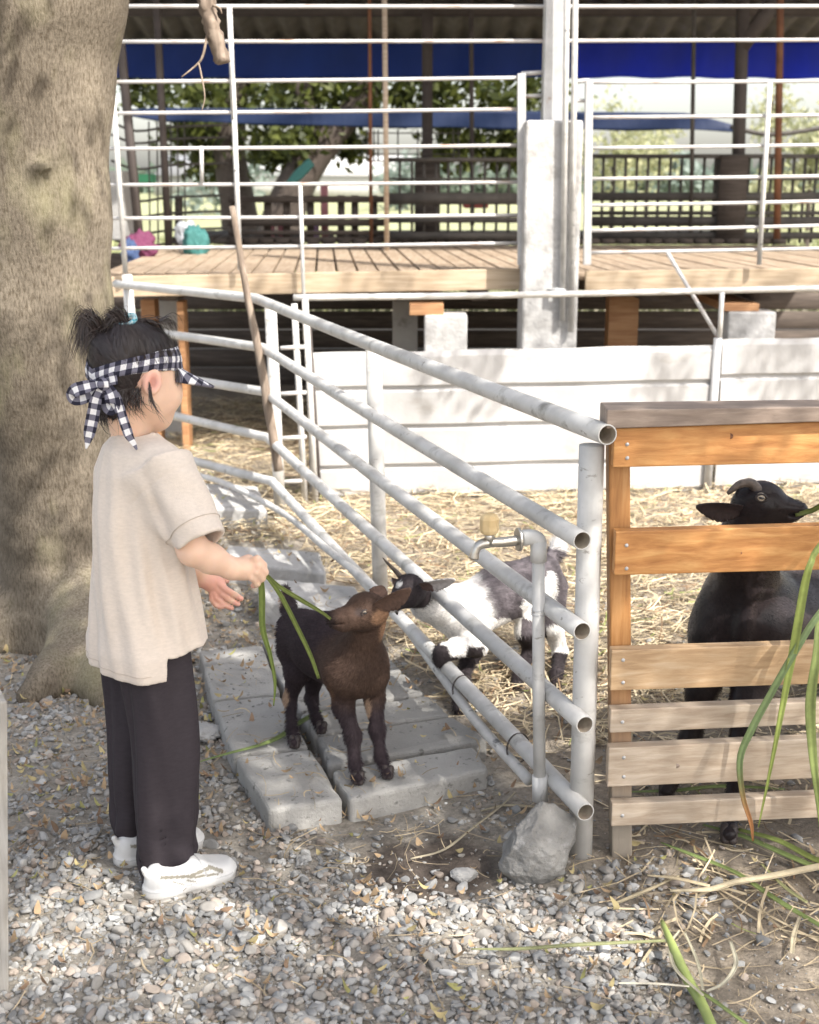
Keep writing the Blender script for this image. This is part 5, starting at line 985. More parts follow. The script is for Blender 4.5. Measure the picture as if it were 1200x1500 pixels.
def body_fn(P):
    d = d_ell(P, Hh(-.008, 0, .008), (.091, .073, .078), HX); d = smin(d, d_ell(P, Hh(.030, 0, -.040), (.052, .052, .056), HX), .04)
    for s in (-1, 1): d = smin(d, d_ell(P, Hh(.045, s * .034, -.038), (.030, .026, .028), HX), .025)            # cheeks
    d = smin(d, d_ell(P, Hh(.060, 0, -.080), (.020, .024, .017), HX), .03); d = smin(d, d_cap(P, Hh(-.005, .05, -.05), Hh(.055, .012, -.085), .016, .014), .03); d = smin(d, d_cap(P, Hh(-.005, -.05, -.05), Hh(.055, -.012, -.085), .016, .014), .03)
    d = smin(d, d_cap(P, Hh(.078, 0, -.018), Hh(.090, 0, -.034), .006, .009), .014); d = smin(d, d_ell(P, Hh(.082, 0, -.058), (.009, .018, .005), HX), .008); d = smin(d, d_ell(P, Hh(.079, 0, -.066), (.009, .015, .005), HX), .007)
    for s in (-1, 1): d = smax(d, -d_ell(P, Hh(.088, s * .030, -.012), (.014, .015, .010), HX), .014)
    d = smin(d, d_cap(P, Hh(-.030, 0, -.055), at(194, 655, 2.47), .035, .035), .03)
    # ears
    for s in (-1, 1):
        c = Hh(-.020, s * .074, -.015); q = (nrm(Fh * .9 + Rh * s * .5), nrm(Rh * s - Fh * .45), Uh); c = c + q[1] * .003; e = d_ell(P, c, (.0185, .0085, .0265), q); e = smax(e, -d_ell(P, c + q[1] * .0085 + q[0] * .001, (.0110, .0075, .0180), q), .003); e = smin(e, d_ell(P, c - q[0] * .006 - q[1] * .001, (.005, .005, .008), q), .004); d = smin(d, e, .006)
    # trunk and legs under the clothes
    d = smin(d, d_cap(P, at(205, 705, 2.46), at(215, 930, 2.45), .058, .070), .03); d = smin(d, d_cap(P, shR, shL, .030), .025)
    for a, k, f in ((at(222, 960, 2.42), at(245, 1110, 2.37), at(250, 1262, 2.345)), (at(198, 960, 2.50), at(203, 1110, 2.46), at(205, 1240, 2.43))): d = smin(d, d_cap(P, a, k, .036, .030), .03); d = smin(d, d_cap(P, k, f, .036, .024), .02)
    for a, e, w_, h_ in ((shR, elR, wrR, hdR), (shL, elL, wrL, hdL)): d = smin(d, d_cap(P, a, e, .036, .0285), .02); d = smin(d, d_cap(P, e, e * .55 + w_ * .45, .029, .0275), .012); d = smin(d, d_cap(P, e * .55 + w_ * .45, w_, .0275, .0205), .012)
    d = smin(d, d_ell(P, at(359, 834, 2.390), (.026, .013, .021), (nrm(hdR - wrR), A(0, 1, 0), A(0, 0, 1))), .014); d = smin(d, d_cap(P, wrR, hdR, .0195, .017), .012)
    d = smin(d, d_ell(P, at(315, 856, 2.558), (.026, .0115, .021), (nrm(A(.8, 0, -.6)), A(0, 1, 0), nrm(A(.6, 0, .8)))), .010); d = smin(d, d_cap(P, wrL, at(308, 852, 2.558), .0195, .015), .012)
    for L in (fist, openh):
        for pts, rr in L:
            e = d_cap(P, pts[0], pts[1], rr[0], rr[1])
            for i in range(1, len(pts) - 1): e = smin(e, d_cap(P, pts[i], pts[i + 1], rr[i], rr[i + 1]), .0025)
            d = smin(d, e, .0016)
    return d
def skin_col(P):
    n = fbm(P * 25, 3, 3)[:, None]; c = A(.80, .545, .405) * (.94 + .12 * n); k = 0
    for L in (fist, openh):
        for pts, rr in L: k = np.maximum(k, smooth(1 - np.linalg.norm((P - pts[-1]) / .016, axis=1), 0, .6))
    pl = smooth(1 - np.linalg.norm((P - at(318, 862, 2.55)) / .05, axis=1), 0, .6); k = np.maximum(k * .8, pl * .75); k = np.maximum(k, .8 * smooth(1 - np.linalg.norm((P - earc) / .03, axis=1), 0, .6)); k = np.maximum(k, .4 * smooth(1 - np.linalg.norm((P - Hh(.07, 0, -.062)) / .02, axis=1), 0, .6))[:, None]
    c = c * (1 - k) + A(.80, .40, .33) * k; e = (.55 * smooth(1 - np.linalg.norm((P - earc - Rh * .006) / A(.009, .012, .014), axis=1), 0, .5))[:, None]; return c * (1 - e) + A(.42, .16, .12) * e  # shade of the ear hollow painted as a dark red crease
V, Q = surf((-.74, 2.22, .04), (-.27, 2.70, 1.10), .0028, body_fn, 2); mesh('body', V, Q, M['skin'], kid, col=skin_col(V))
for s in (-1, 1):
    ew = mesh('eye', ICO[0] * A(.010, .010, .010) + Hh(.066, s * .030, -.014), ICO[1], M['conc_white'], kid); mesh('iris', ICO[0] * .0055 + Hh(.0735, s * .031, -.016), ICO[1], M['pupil'], ew)
    mesh('eyebrow', *tube(resample([Hh(.074, s * .018, .006), Hh(.073, s * .032, .010), Hh(.064, s * .044, .006)], 8), [.0015, .0022, .001], 6), M['hairb'], kid)
# ---- trouser shape (the shirt hangs over it)
def leg_keys(a, k, f, rs): return [(a, rs[0][0], rs[0][1]), (k, rs[1][0], rs[1][1]), (f, rs[2][0], rs[2][1])]
kR = leg_keys(at(222, 905, 2.41), at(242, 1110, 2.37), at(248, 1292, 2.33), ((.070, .060), (.066, .057), (.055, .048)))
kL = leg_keys(at(197, 905, 2.51), at(204, 1100, 2.47), at(207, 1243, 2.44), ((.066, .060), (.062, .054), (.051, .046)))
def tr_outer(P):
    z = P[:, 2]; o = None
    for ks, sd_ in ((kR, 0), (kL, 1)):
        d, t, ph = d_loft(P, ks, F0, R0); w1 = .0046 * np.sin(ph * 4 + 5 * z + sd_) + .0034 * np.sin(ph * 2 - 14 * z + 1.5 * np.sin(ph * 3)); bot = smooth(.17 - z, 0, .12)
        w2 = bot * .0034 * np.sin(z * 70 + 2.2 * np.sin(ph * 1.5 + .8 + sd_)); cre = .006 * np.exp(-((ph - .15) / .20) ** 2) + .004 * np.exp(-((np.abs(ph) - 2.9) / .2) ** 2); d = d + w1 + w2 - cre; o = d if o is None else smin(o, d, .018)
    return o
# ---- t-shirt (hollow shell, open hem and sleeves, side slit)
hemz = at(185, 968, 2.44)[2]; hemf = at(290, 946, 2.42)[2]
T1 = [(at(198, 634, 2.465), .042, .046), (at(201, 655, 2.46), .064, .088), (at(203, 690, 2.455), .078, .112), (at(205, 760, 2.45), .088, .110), (at(209, 850, 2.445), .098, .115), (at(216, 930, 2.44), .106, .122), (at(222, 985, 2.44), .113, .129), (at(224, 1060, 2.44), .122, .136)]
slv_a, slv_b = at(236, 684, 2.395), at(293, 799, 2.325)
sa = nrm(slv_b - slv_a)
def shirt_outer(P, off=0.0, ext=0.0):
    d, t, ph = d_loft(P, T1, F0, R0); z = P[:, 2]; low = smooth(z, .95, .55)
    fold = np.sin(ph * 4 + 1.6 * np.sin(z * 6) + 1.2) * .0050 + .0035 * np.sin(ph * 3 - z * 26 + 1.5 * np.sin(z * 11)) * smooth(z, .62, .8) + np.sin(ph * 9 + z * 7 + .5) * .0022 + .0022 * np.sin(ph * 15 - z * 22)
    d = d + fold * (.25 + .9 * low) - off
    s1, _, ps = d_loft(P, [(slv_a, .062, .060), (slv_a * .5 + slv_b * .5, .057, .052), (slv_b + sa * ext, .054, .050)], nrm(np.cross(sa, R0)), R0); s1 = s1 + np.sin(ps * 3 + z * 60) * .0016 - off
    s2 = d_cap(P, at(206, 672, 2.52), at(225, 790, 2.585), .056, .052) - off
    d = smin(d, d_ell(P, at(230, 676, 2.40), (.046, .046, .038)) - off, .03)
    d = smin(smin(d, s1, .022), s2, .03)
    # drag folds from the armpit, drop-shoulder seam, sleeve hem line
    q = P - at(250, 775, 2.34); nr = smooth(P @ R0, (HC @ R0) + .02, (HC @ R0) + .06); ln = np.exp(-((q[:, 0] * .9 + q[:, 2] * .35) / .012) ** 2) * smooth(.13 - np.abs(q[:, 2] - .01), 0, .10) * nr; d = d + ln * .011
    ts = (P - slv_a) @ sa; d = d + .0016 * np.exp(-((ts - .040) / .0022) ** 2) * nr * (np.abs(s1) < .02)
    d = np.where(P[:, 2] < .76, smin(d, tr_outer(P) - .0115 - off + .45 * np.clip(P[:, 2] - hemz - .045, 0, 1), .03), d)
    return d
hemz = at(185, 968, 2.44)[2]; hemf = at(290, 946, 2.42)[2]
def shirt_fn(P):
    o = shirt_outer(P); i = shirt_outer(P, -.0085, .05); d = np.maximum(o, -i)
    f = (P - at(236, 960, 2.36)) @ F0; hz = np.where(f < 0, hemz, hemf + .0) + .010 * np.clip(f, -.2, .2) / .1 * (f > 0); d = np.maximum(d, (hz - P[:, 2]))
    sl = np.abs(f) < .0030 + .006 * smooth(hemz + .043 - P[:, 2], .0, .05); slit = sl & (P[:, 2] < hemz + .043) & ((P - HC) @ R0 > .02); d = np.where(slit, np.maximum(d, .0025), d)
    d = np.maximum(d, -d_ell(P, at(200, 630, 2.467), (.041, .041, .022))); return d
V, Q = surf((-.76, 2.20, hemz - .05), (-.24, 2.70, .99), .0038, shirt_fn, 2); sh = mesh('t_shirt', V, Q, M['shirt'], kid)
def ring_on(fn_o, P0, dirs, c, lift=.0008):      # walk rays from c along dirs to the surface of fn_o
    out = []
    for d in dirs:
        t = np.linspace(.0, .2, 260); v = fn_o(c + d * t[:, None]); k = np.argmax(v > 0); out.append(c + d * (t[k] + lift))
    return np.array(out)
e1 = nrm(np.cross(sa, R0)); e2 = np.cross(sa, e1)
for off in (.022,): P_ = ring_on(shirt_outer, None, [e1 * math.cos(a) + e2 * math.sin(a) for a in np.linspace(0, 6.283, 50)], slv_b - sa * (.012 + off)); V, F = tube(P_, .0007, 5); mesh('seam', V, F, M['seam'], sh)
P_ = ring_on(shirt_outer, None, [F0 * math.cos(a) + R0 * math.sin(a) for a in np.linspace(2.0, 4.6, 60)], A(HC[0], HC[1] - .03, hemz + .018)); V, F = tube(P_, .0006, 5); mesh('seam', V, F, M['seam'], sh)
# ---- trousers
hzR = at(250, 1278, 2.335)[2]; hzL = at(205, 1236, 2.43)[2]
def tr_fn(P):
    o = tr_outer(P); q = (P - at(225, 1240, 2.39)) @ R0; hz = np.where(q > -.0, hzR, hzL); f = (P - at(248, 1270, 2.345)) @ F0; hz = hz + .03 * smooth(f, 0, .07) - .006 * smooth(-f, 0, .06)
    d = np.maximum(o, -(o + .007)) ; d = np.where(P[:, 2] < .20, d, np.maximum(o, -(o + .012))); return np.maximum(d, hz - P[:, 2])
V, Q = surf((-.68, 2.20, .0), (-.26, 2.66, .66), .0040, tr_fn, 2); mesh('trousers', V, Q, M['trouser'], kid)
# ---- shoes
def shoe(hx_, hy_, tx_, ty_, z=.004):
    h, t = gr(hx_, hy_, 0), gr(tx_, ty_, 0); f = nrm(t - h); L = .186; c = (h + t) / 2 + A(0, 0, z); r = A(f[1], -f[0], 0)
    def fn(P):
        q = P - c; x = q @ f; y = q @ r; zz = q[:, 2]; u = x / (L / 2); wd = .030 + .0055 * smooth(u, -.2, .6) - .002 * smooth(-u, .3, 1)
        cu = np.clip(u, -1, 1); e = np.sqrt((np.maximum(np.abs(x) - (L / 2 - wd * .95), 0)) ** 2 + y ** 2) - wd
        top = .062 - .028 * smooth(u, -.15, .80) - .007 * smooth(-u, .8, 1.0) ; roundt = np.clip(zz - .018, 0, None); e2 = e + roundt ** 2 * (5.5 + 6 * smooth(u, .2, .9)); up_ = smax(e2, zz - top, .016)
        sole = smax(e - .0035, np.maximum(zz - .017 - .004 * u * u, -zz + .0005 + .012 * smooth(u, .55, 1.1)), .005)
        d = smin(up_, sole, .003); d = np.maximum(d, -d_ell(P, c - f * .030 + A(0, 0, .070), (.034, .020, .026), (f, r, Z)))
        for s in (0.018, .036): d = d + .0018 * np.exp(-((x - s + .25 * (zz - .04)) / .0018) ** 2) * (zz > .026)
        d = smin(d, d_cap(P, c - f * (L / 2 - .004) + A(0, 0, .048), c - f * (L / 2 + .001) + A(0, 0, .060), .007, .006), .006); return d * .8
    V, Q = surf(c - A(.13, .13, .02), c + A(.13, .13, .10), .0024, fn, 2); q = V - c; x, y, zz = q @ f, q @ r, q[:, 2]; col = np.tile(A(.66, .655, .64), (len(V), 1)) * (.93 + .10 * fbm(V * 30, 2)[:, None])
    bandm = lambda x0, z0, x1, z1, w_: (np.abs((zz - z0) * (x1 - x0) - (x - x0) * (z1 - z0)) / math.hypot(x1 - x0, z1 - z0) < w_) & (x > min(x0, x1)) & (x < max(x0, x1)) & (np.abs(y) > .012)
    sm_ = bandm(-.070, .046, -.01, .033, .0030) | bandm(-.012, .033, .030, .040, .0032) | bandm(.028, .041, .056, .026, .0034) | bandm(-.012, .030, .046, .024, .0022) | bandm(-.02, .028, .000, .018, .0014) | bandm(-.05, .034, -.025, .019, .0009)
    col[sm_] = A(.27, .25, .20); gr_ = (np.abs(x - .018 + .25 * (zz - .04)) < .0014) & (zz > .026); col[gr_] = A(.36, .36, .36); sole = (zz > .0150) & (zz < .0172); col[sole] *= .72; dirt = smooth(.012 - zz, 0, .01)[:, None] * .35; col = col * (1 - dirt) + A(.5, .45, .37) * dirt
    return mesh('shoe', V, Q, M['shoe'], kid, col=col)
shoe(222, 1314, 334, 1280); shoe(176, 1268, 290, 1236)
# ---- hair cap
def hair_sd(P):
    d = d_ell(P, Hh(-.010, 0, .012), (.0915, .0765, .080), HX); d = smin(d, d_ell(P, Hh(-.048, 0, -.030), (.038, .052, .042), HX), .03)
    d = smin(d, d_ell(P, Hh(-.052, 0, -.060), (.034, .046, .040), HX), .02); q = P - HC; f, r, u = q @ Fh, q @ Rh, q @ Uh
    part = np.exp(-((r - .020) / .0030) ** 2) * (u > .035) * (f > -.055); d = d + part * .012 + .0016 * np.sin(np.arctan2(u, f) * 46 + 10 * vn(P * 40)) ; cut = np.maximum((f - .062 + .5 * np.clip(-u - .0, 0, 1)) * .8, -.2)
    faceplane = f - (.072 - .0 * u) ; side = np.where(u < .012, f + .018 + .55 * (u + .0) * -1 * 0, -1); thr = .008 + .026 * smooth(f, .005, .035); side = np.where(u < thr, f + .040 - .15 * u, -1); d = np.maximum(d, faceplane); d = np.maximum(d, np.minimum(side, .02)); return np.maximum(d, -(u + .092))
V, Q = surf(HC - .15, HC + .15, .0036, hair_sd, 2); hr = mesh('hair', V, Q, M['hairb'], kid)
TA, TBt = Hh(-.092, -.035, .050), Hh(-.020, .040, .112); tieA, tieB = at(150, 497, 2.46), at(182, 480, 2.46)
def hcol(P): n = fbm(P * 60, 4)[:, None]; return A(.030, .021, .021) * (.6 + .9 * n)
rh = np.random.default_rng(8)
def hflow(P):
    q = P - HC; r = q @ Rh; u = q @ Uh; a = tieB - P; b = tieA - P; w_ = smooth(r, -.02, .0)[:, None] * 0 + (np.linalg.norm(a, axis=1) < np.linalg.norm(b, axis=1))[:, None]; up_ = np.where(w_ > .5, a, b); low = smooth(-.02 - u, 0, .03)[:, None]; return up_ / (np.linalg.norm(up_, axis=1)[:, None]) * (1 - low) + (-Uh * 1 - Fh * .2) * low
nopart = lambda P: 1 - ((np.abs((P - HC) @ Rh - .020) < .0045) & ((P - HC) @ Uh > .03) & ((P - HC) @ Fh > -.055)) * 1.0
hlen = lambda P: .011 + .017 * smooth((P - HC) @ Uh, -.02, .03)
SV, SF, SC = strands(V, Q, 34000, hflow, hlen, .0011, .05, hcol, keep=nopart, clump=.22, rng=rh, curl=.9); mesh('hair_strands', SV, SF, M['hair'], hr, col=SC)
def lock(paths, n, spread, wd, name='hair_lock', taper=True, wav=.004):
    mb = MB()
    for i in range(n):
        P = resample(paths[rh.integers(len(paths))], 9) ; o = rh.normal(size=3); tt = np.linspace(0, 1, 9)[:, None]; P = P + o * spread * np.interp(tt, [0, .25, .8, 1], [.25, .9, 1.1, .9]) + rh.normal(size=3) * wav * tt ** 2 * 3 + np.sin(tt * 5 + rh.random() * 6) * rh.normal(size=3) * wav
        P = P[:max(5, int(9 * (rh.uniform(.75, 1.05))))]; V, F, U = ribbon(P, [wd * .6, wd, wd * .8, wd * .15], nrm(A(rh.normal() * .5, -1, rh.normal() * .5))); mb.add(V, F, c=A(.040, .028, .026) * rh.uniform(.4, 1.6))
    return mb.build(name, M['hair'], hr)
lock([[at(150, 500, 2.46), at(143, 482, 2.45), at(132, 464, 2.44), at(122, 466, 2.44), at(112, 498, 2.44), at(104, 526, 2.44)], [at(150, 500, 2.46), at(140, 480, 2.45), at(128, 466, 2.45), at(126, 500, 2.44), at(127, 530, 2.44)], [at(150, 500, 2.46), at(138, 470, 2.45), at(130, 458, 2.45)], [at(150, 500, 2.46), at(146, 488, 2.45), at(134, 490, 2.44), at(120, 515, 2.44)]], 520, .0070, .0014, wav=.002)
lock([[at(184, 480, 2.46), at(172, 464, 2.45), at(160, 466, 2.45), at(151, 484, 2.45)], [at(184, 480, 2.46), at(174, 460, 2.45), at(163, 452, 2.45)], [at(184, 480, 2.46), at(168, 470, 2.45), at(154, 492, 2.45)]], 380, .0060, .0013, wav=.002)
lock([[Hh(-.01, .055, .10), Hh(.03, .03, .108), Hh(.055, .02, .09)], [Hh(.0, -.03, .10), Hh(.04, -.02, .10), Hh(.065, -.02, .075)]], 70, .005, .0012, wav=.001)
lock([[at(219, 560, 2.40), at(222, 580, 2.395), at(231, 600, 2.39), at(243, 614, 2.39)], [at(219, 566, 2.40), at(222, 588, 2.395), at(234, 606, 2.39)]], 34, .0016, .0008, wav=.002)
lock([[at(155, 590, 2.46), at(150, 604, 2.45), at(153, 616, 2.45), at(164, 624, 2.45)], [at(160, 590, 2.46), at(155, 606, 2.45), at(160, 620, 2.45)]], 150, .0045, .0014)
lock([[Hh(-.06, .045, -.035), Hh(-.055, .05, -.062), Hh(-.04, .05, -.078)], [Hh(-.08, .02, -.04), Hh(-.075, .02, -.075), Hh(-.062, .03, -.09)], [Hh(-.04, .06, -.03), Hh(-.04, .06, -.055), Hh(-.025, .056, -.066)]], 240, .0075, .0010)
lock([[Hh(.066, s, .03), Hh(.079, s, .014), Hh(.080, s, .006)] for s in np.linspace(-.05, .015, 9)], 90, .004, .0012, 'fringe', wav=.001)
lock([[Hh(.036, .066, .02), Hh(.043, .067, .0), Hh(.040, .066, -.014)]], 30, .003, .001, wav=.001)
M['tie'] = pm('teal_hair_tie', [(.4, (.05, .32, .42)), (.55, (.5, .62, .62)), (.7, (.04, .24, .36))], 220, .7)
c = at(187, 469, 2.455); P = [c + A(.0125 * math.cos(a), 0, 0) + A(.004, 0, .009) * math.sin(a) + A(0, .010 * math.sin(a), 0) for a in np.linspace(0, 6.283, 26)]; V, F = tube(P, .0052, 10, jit=.25); mesh('hair_tie', V, F, M['tie'], hr)
c = at(148, 498, 2.46); P = [c + A(.008 * math.cos(a), .008 * math.sin(a), .005 * math.cos(a)) for a in np.linspace(0, 6.283, 22)]; V, F = tube(P, .003, 8); mesh('hair_tie', V, F, M['hairb'], hr)
# ---- gingham visor
visor = bpy.data.objects.new('sun_visor', None)
def vr(a, u, off=.0):
    """point on the band: a = angle from the front, u = height in band, sits on the hair"""
    cc = Hh(-.010, 0, 0); dirn = nrm(Fh * math.cos(a) + Rh * math.sin(a)); k = (math.cos(a) + 1) / 2; h = np.interp(abs(a), [0, .8, 1.571, 2.356, 3.1416], [.040, .037, .029, .006, -.024]) + (u - .5) * (.028 + .018 * k)
    base = cc + Uh * h; t = np.linspace(.03, .13, 120); v = np.minimum(hair_sd(base + dirn * t[:, None]), body_head(base + dirn * t[:, None])); i = len(t) - 1 - np.argmax(v[::-1] < 0); return base + dirn * (t[i] + .0035 + off)
def body_head(P): return smin(d_ell(P, Hh(-.008, 0, .008), (.091, .073, .078), HX), d_ell(P, Hh(.030, 0, -.040), (.052, .052, .056), HX), .04)
nA, nU = 97, 7; As = np.linspace(-math.pi, math.pi, nA); V = []; U = []; Lr = 0; prev = None
for a in As:
    mid = vr(a, .5); Lr += 0 if prev is None else np.linalg.norm(mid - prev); prev = mid; wd = .030 + .016 * (math.cos(a) + 1) / 2
    for j in range(nU): V.append(vr(a, j / (nU - 1))); U.append((Lr, (j / (nU - 1) - .5) * wd + .5))
V = np.array(V); Vr = V.reshape(nA, nU, 3)
for _ in range(5): Vr[1:-1] = Vr[1:-1] * .5 + .25 * (Vr[:-2] + Vr[2:])
Vr += (fbm(Vr.reshape(-1, 3) * 45, 8, 2).reshape(nA, nU)[..., None] - .5) * .002
bnd = mesh('visor_band', Vr.reshape(-1, 3), [(i * nU + j, (i + 1) * nU + j, (i + 1) * nU + j + 1, i * nU + j + 1) for i in range(nA - 1) for j in range(nU - 1)], M['gingham'], kid, uv=U); s = bnd.modifiers.new('t', 'SOLIDIFY'); s.thickness = .003; s.offset = 0
V = []; U = []; nB, nD = 41, 9
for a in np.linspace(-.92, .92, nB):
    p0 = vr(a, .04); dirn = nrm(Fh * math.cos(a * .55) + Rh * math.sin(a * .55) - Uh * .02); reach = .080 * math.cos(a / .92 * math.pi / 2) ** .5 + .001
    for j in range(nD): t = j / (nD - 1); V.append(p0 + dirn * reach * t - Uh * (.020 * t + .007 * (a / 1.35) ** 2 * t)); U.append((a * .09, reach * t))
br_ = mesh('visor_brim', V, [(i * nD + j, i * nD + j + 1, (i + 1) * nD + j + 1, (i + 1) * nD + j) for i in range(nB - 1) for j in range(nD - 1)], M['gingham'], bnd, uv=U); s = br_.modifiers.new('t', 'SOLIDIFY'); s.thickness = .005; s.offset = 0
def bow(name, pts, w_, nor, n=22, fold=.10):
    V, F, U = ribbon([at(*p) for p in pts], w_, nor, fold, n); V = V + (fbm(V * 60, 5, 2)[:, None] - .5) * .0025; o = mesh(name, V, F, M['gingham'], bnd, uv=U); s = o.modifiers.new('t', 'SOLIDIFY'); s.thickness = .0018; s.offset = 0
    ss = o.modifiers.new('s', 'SUBSURF'); ss.levels = ss.render_levels = 1; return o
YB = 2.375
bow('bow_loop', [(150, 562, YB), (130, 566, YB - .01), (112, 571, YB - .014), (105, 577, YB - .008), (110, 584, YB + .004), (128, 581, YB + .008), (149, 566, YB + .004)], [.010, .024, .027, .022, .027, .024, .010], A(-.15, -1, .35))
bow('bow_loop', [(155, 562, YB), (162, 574, YB - .012), (166, 590, YB - .016), (164, 598, YB - .006), (160, 596, YB + .004), (158, 580, YB + .008), (154, 564, YB + .004)], [.010, .026, .030, .026, .030, .026, .010], A(-.1, -1, .1))
bow('bow_tail', [(149, 566, YB), (141, 585, YB - .006), (136, 610, YB - .004), (131, 635, YB - .002), (126, 658, YB)], [.012, .022, .024, .023, .002], A(.1, -1, .1)); bow('bow_tail', [(157, 566, YB), (170, 580, YB - .010), (178, 606, YB - .014), (188, 634, YB - .014), (201, 659, YB - .010)], [.012, .016, .018, .020, .003], A(.35, -1, .15))
V = rock_t(ICO3, np.random.default_rng(2), 5, .7, .9) * A(.012, .010, .012); kn = at(152, 563, YB - .008); o = mesh('bow_knot', V + kn, ICO3[1], M['gingham'], bnd, uv=np.stack([V[:, 0] + V[:, 1], V[:, 2]], 1) + .5)
bow('bow_band', [(150, 560, YB + .01), (160, 556, YB - .002), (172, 553, YB - .006)], [.016, .022, .026], A(0, -1, .2), 8)
# ================================================================== GRASS BLADES
def blade(name, pts, w_, label=None, cat=None, par=None, c=(.20, .26, .07), nor=(0, -1, .2), fold=.25, n=30, tipc=None, grp=None):
    P = [np.asarray(p, float) for p in pts]; V, F, U = ribbon(P, w_, A(*nor), fold, n); t = U[:, 1] / U[:, 1].max(); v = (.8 + .4 * vn(np.stack([U[:, 0] * 900, U[:, 1] * 12, 0 * t], 1)))[:, None]; col = A(*c) * v
    col = np.where((np.abs(U[:, 0] - .5) < .0008)[:, None], col * 1.35, col)
    if tipc is not None: k = smooth(t, .80, .95)[:, None]; col = col * (1 - k) + A(*tipc) * k
    o = mesh(name, V, F, M['grass'], par, col=col, loc=P[0] if par is None else None); s = o.modifiers.new('t', 'SOLIDIFY'); s.thickness = .0006
    if label: tag(o, label, cat, grp)
    return o
G1 = 'grass blades held out by the child'; hand = at(381, 838, 2.392)
blade('long_leaf', [at(378, 828, 2.398), hand, at(384, 870, 2.40), at(385, 920, 2.41), at(396, 960, 2.42), at(403, 1000, 2.43), at(401, 1034, 2.43)], [.004, .010, .0125, .0115, .008, .006, .002], 'grass blade hanging straight down from the child\'s fist', 'grass blade', grp=G1)
blade('long_leaf', [at(375, 834, 2.398), at(386, 838, 2.392), at(408, 858, 2.44), at(440, 878, 2.50), at(470, 896, 2.58), at(487, 909, 2.62)], [.004, .006, .008, .009, .007, .005], 'grass blade reaching from the child\'s fist into the brown kid\'s mouth', 'grass blade', c=(.26, .32, .10), grp=G1)
blade('long_leaf', [at(376, 836, 2.398), at(388, 842, 2.393), at(410, 870, 2.43), at(436, 920, 2.48), at(455, 960, 2.52), at(467, 994, 2.54)], [.004, .006, .009, .009, .008, .006], 'grass blade slanting down from the fist in front of the brown kid\'s flank', 'grass blade', c=(.24, .30, .09), grp=G1)
# bunch at right, over the gate
bun = thing('grass_bunch', 'bunch of long drooping green leaves hanging over the front of the wooden gate at right', 'leaf bunch', at(1205, 800, 2.37))
gyx = 2.33
blade('leaf_blade', [at(1420, 640, 2.46), at(1300, 690, 2.40), at(1205, 795, 2.37), at(1188, 824, gyx), at(1178, 860, gyx), at(1165, 935, gyx), at(1150, 1015, gyx), at(1130, 1120, gyx), at(1111, 1212, gyx)], [.012, .012, .012, .012, .016, .017, .013, .007, .002], par=bun, c=(.30, .36, .10), n=40)
blade('leaf_blade', [at(1420, 720, 2.44), at(1290, 800, 2.38), at(1205, 893, 2.345), at(1167, 950, gyx), at(1128, 1018, gyx), at(1100, 1070, gyx), at(1084, 1112, gyx), at(1088, 1165, gyx), at(1100, 1205, gyx), at(1103, 1232, gyx)], [.012, .012, .0125, .0135, .014, .015, .013, .010, .008, .003], par=bun, c=(.20, .27, .12), n=44, tipc=(.36, .17, .07))
blade('leaf_blade', [at(1420, 690, 2.46), at(1290, 780, 2.39), at(1210, 880, 2.36), at(1196, 960, gyx), at(1187, 1030, gyx), at(1190, 1100, gyx), at(1198, 1170, gyx), at(1204, 1230, gyx)], [.012, .012, .012, .016, .021, .017, .010, .004], par=bun, c=(.28, .34, .12), n=40)
blade('leaf_blade', [at(1420, 700, 2.44), at(1330, 790, 2.40), at(1240, 900, 2.35), at(1225, 1000, gyx), at(1230, 1100, gyx), at(1222, 1190, gyx)], [.012, .014, .014, .016, .012, .003], par=bun, c=(.22, .29, .1), n=34)
blade('leaf_blade', [K3['ns'] - K3['hx'] * .012 - K3['up'] * .008 + A(0, -.012, 0), at(1185, 749, 2.61), at(1200, 742, 2.58), at(1235, 722, 2.52), at(1290, 690, 2.46), at(1420, 630, 2.46)], [.008, .011, .012, .012, .012, .012], par=bun, c=(.30, .36, .12), n=30)
# stalks lying on the ground
def lie(name, pts, w_, label, cat='leaf', c=(.22, .28, .10), h=.016, grp=None, **k): return blade(name, [gr(x, y, h) for x, y in pts], w_, label, cat, c=c, nor=(0, -.2, 1), grp=grp, **k)
lie('long_leaf', [(285, 1118), (330, 1105), (380, 1092), (410, 1080), (432, 1064), (470, 1040)], [.003, .008, .012, .017, .017, .014], 'long green leaf lying across the slabs beside the brown kid\'s hind hoof', h=.066)
lie('long_leaf', [(968, 1234), (1008, 1250), (1075, 1277), (1125, 1310), (1165, 1335), (1240, 1378)], [.004, .010, .011, .013, .012, .010], 'long green leaf lying diagonally on the sand in front of the gate')
lie('long_leaf', [(690, 1390), (760, 1390), (850, 1384), (975, 1378)], [.003, .008, .009, .006], 'thin green leaf lying level across the bright gravel', c=(.27, .28, .14), h=.032)
lie('long_leaf', [(1030, 1208), (1090, 1226), (1150, 1252), (1240, 1290)], [.006, .014, .016, .014], 'broad green leaf under the gate beside the black goat\'s hoof')
lie('long_leaf', [(1080, 1215), (1140, 1232), (1200, 1262), (1260, 1275)], [.010, .016, .018, .014], 'broad green leaf farther under the gate at right', c=(.26, .31, .09)); lie('long_leaf', [(925, 1160), (990, 1158), (1060, 1152), (1150, 1156)], [.006, .012, .012, .006], 'green leaf lying behind the lower gate boards')
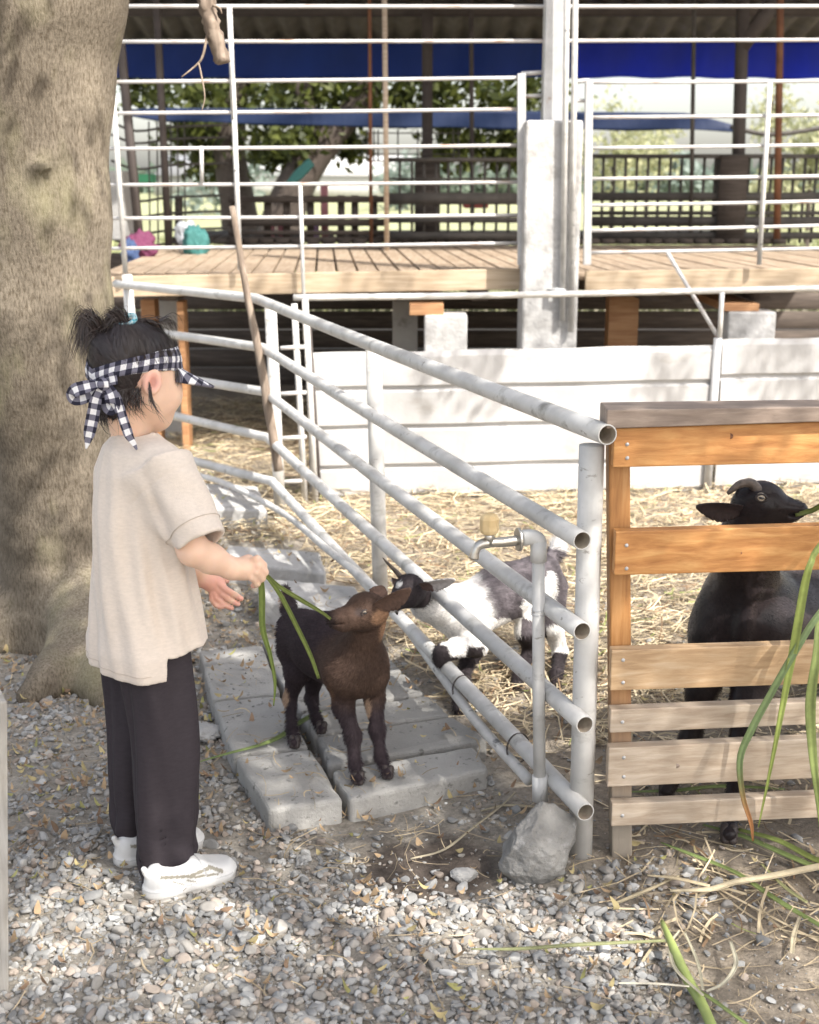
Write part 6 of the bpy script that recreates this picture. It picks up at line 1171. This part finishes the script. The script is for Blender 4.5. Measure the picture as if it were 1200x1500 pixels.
lie('dry_stalk', [(982, 1305), (1040, 1303), (1080, 1292), (1130, 1284), (1240, 1262)], [.006, .013, .016, .017, .018], 'pale dry stalk lying in front of the gate, thick end to the right', 'stalk', (.60, .52, .36), h=.022); lie('dry_stalk', [(948, 1282), (990, 1287), (1040, 1298)], [.004, .009, .008], 'pale dry strip joining the thick dry stalk in front of the gate', 'stalk', (.58, .49, .33), h=.024)
lie('dry_stalk', [(900, 1324), (940, 1308), (995, 1283)], [.007, .009, .004], 'pale dry strip slanting up from below the wooden gate post', 'stalk', (.50, .43, .29)); lie('dry_stalk', [(1160, 1396), (1163, 1370), (1172, 1342)], [.008, .009, .006], 'short upright dry strip near the right edge', 'stalk', (.52, .46, .33), h=.02); lie('dry_stalk', [(1115, 1265), (1150, 1300), (1182, 1322)], [.005, .009, .008], 'olive dry strip under the diagonal leaf', 'stalk', (.36, .36, .18))
lie('dry_stalk', [(602, 1258), (650, 1245), (690, 1215), (735, 1180), (755, 1160)], [.004, .006, .005, .003], 'curved pale stem running from the damp soil to the boulder', 'stalk', (.48, .42, .30), h=.02); lie('dry_stalk', [(705, 1188), (740, 1180), (790, 1182)], [.005, .008, .007], 'short pale stem lying behind the boulder', 'stalk', (.46, .40, .28)); lie('dry_stalk', [(905, 1440), (960, 1441), (1010, 1445)], [.003, .005, .003], 'straight pale stem on the gravel at right', 'stalk', (.6, .56, .46), h=.03)
V, F = tube(resample([gr(970, 1350, .02), gr(985, 1385, .03), gr(1005, 1430, .022), gr(1028, 1470, .014), gr(1050, 1520, .012)], 24), [.004, .008, .0095, .009, .009], 10); tag(mesh('green_stalk', V, F, pm('green_stalk_skin', [(.3, (.24, .30, .09)), (.7, (.34, .40, .14))], 20, .5), loc=gr(970, 1350, 0)), 'thick green stalk lying in the lower right corner', 'stalk')
lie('long_leaf', [(1012, 1445), (1040, 1462), (1085, 1494), (1120, 1520)], [.006, .008, .007, .006], 'narrow green leaf branching off the thick green stalk', c=(.26, .32, .12)); lie('dry_stalk', [(1030, 1458), (990, 1420), (982, 1385), (996, 1362)], [.005, .007, .006, .003], 'pale curled ribbon looping over the thick green stalk', 'stalk', (.48, .45, .34), h=.03); lie('dry_stalk', [(1035, 1452), (1060, 1440), (1078, 1412), (1070, 1378)], [.004, .006, .008, .006], 'pale curled ribbon right of the thick green stalk', 'stalk', (.52, .49, .38), h=.03); lie('dry_stalk', [(1030, 1450), (1022, 1410), (1003, 1365)], [.004, .006, .004], 'pale straight ribbon between the curled ones', 'stalk', (.46, .43, .32), h=.034)
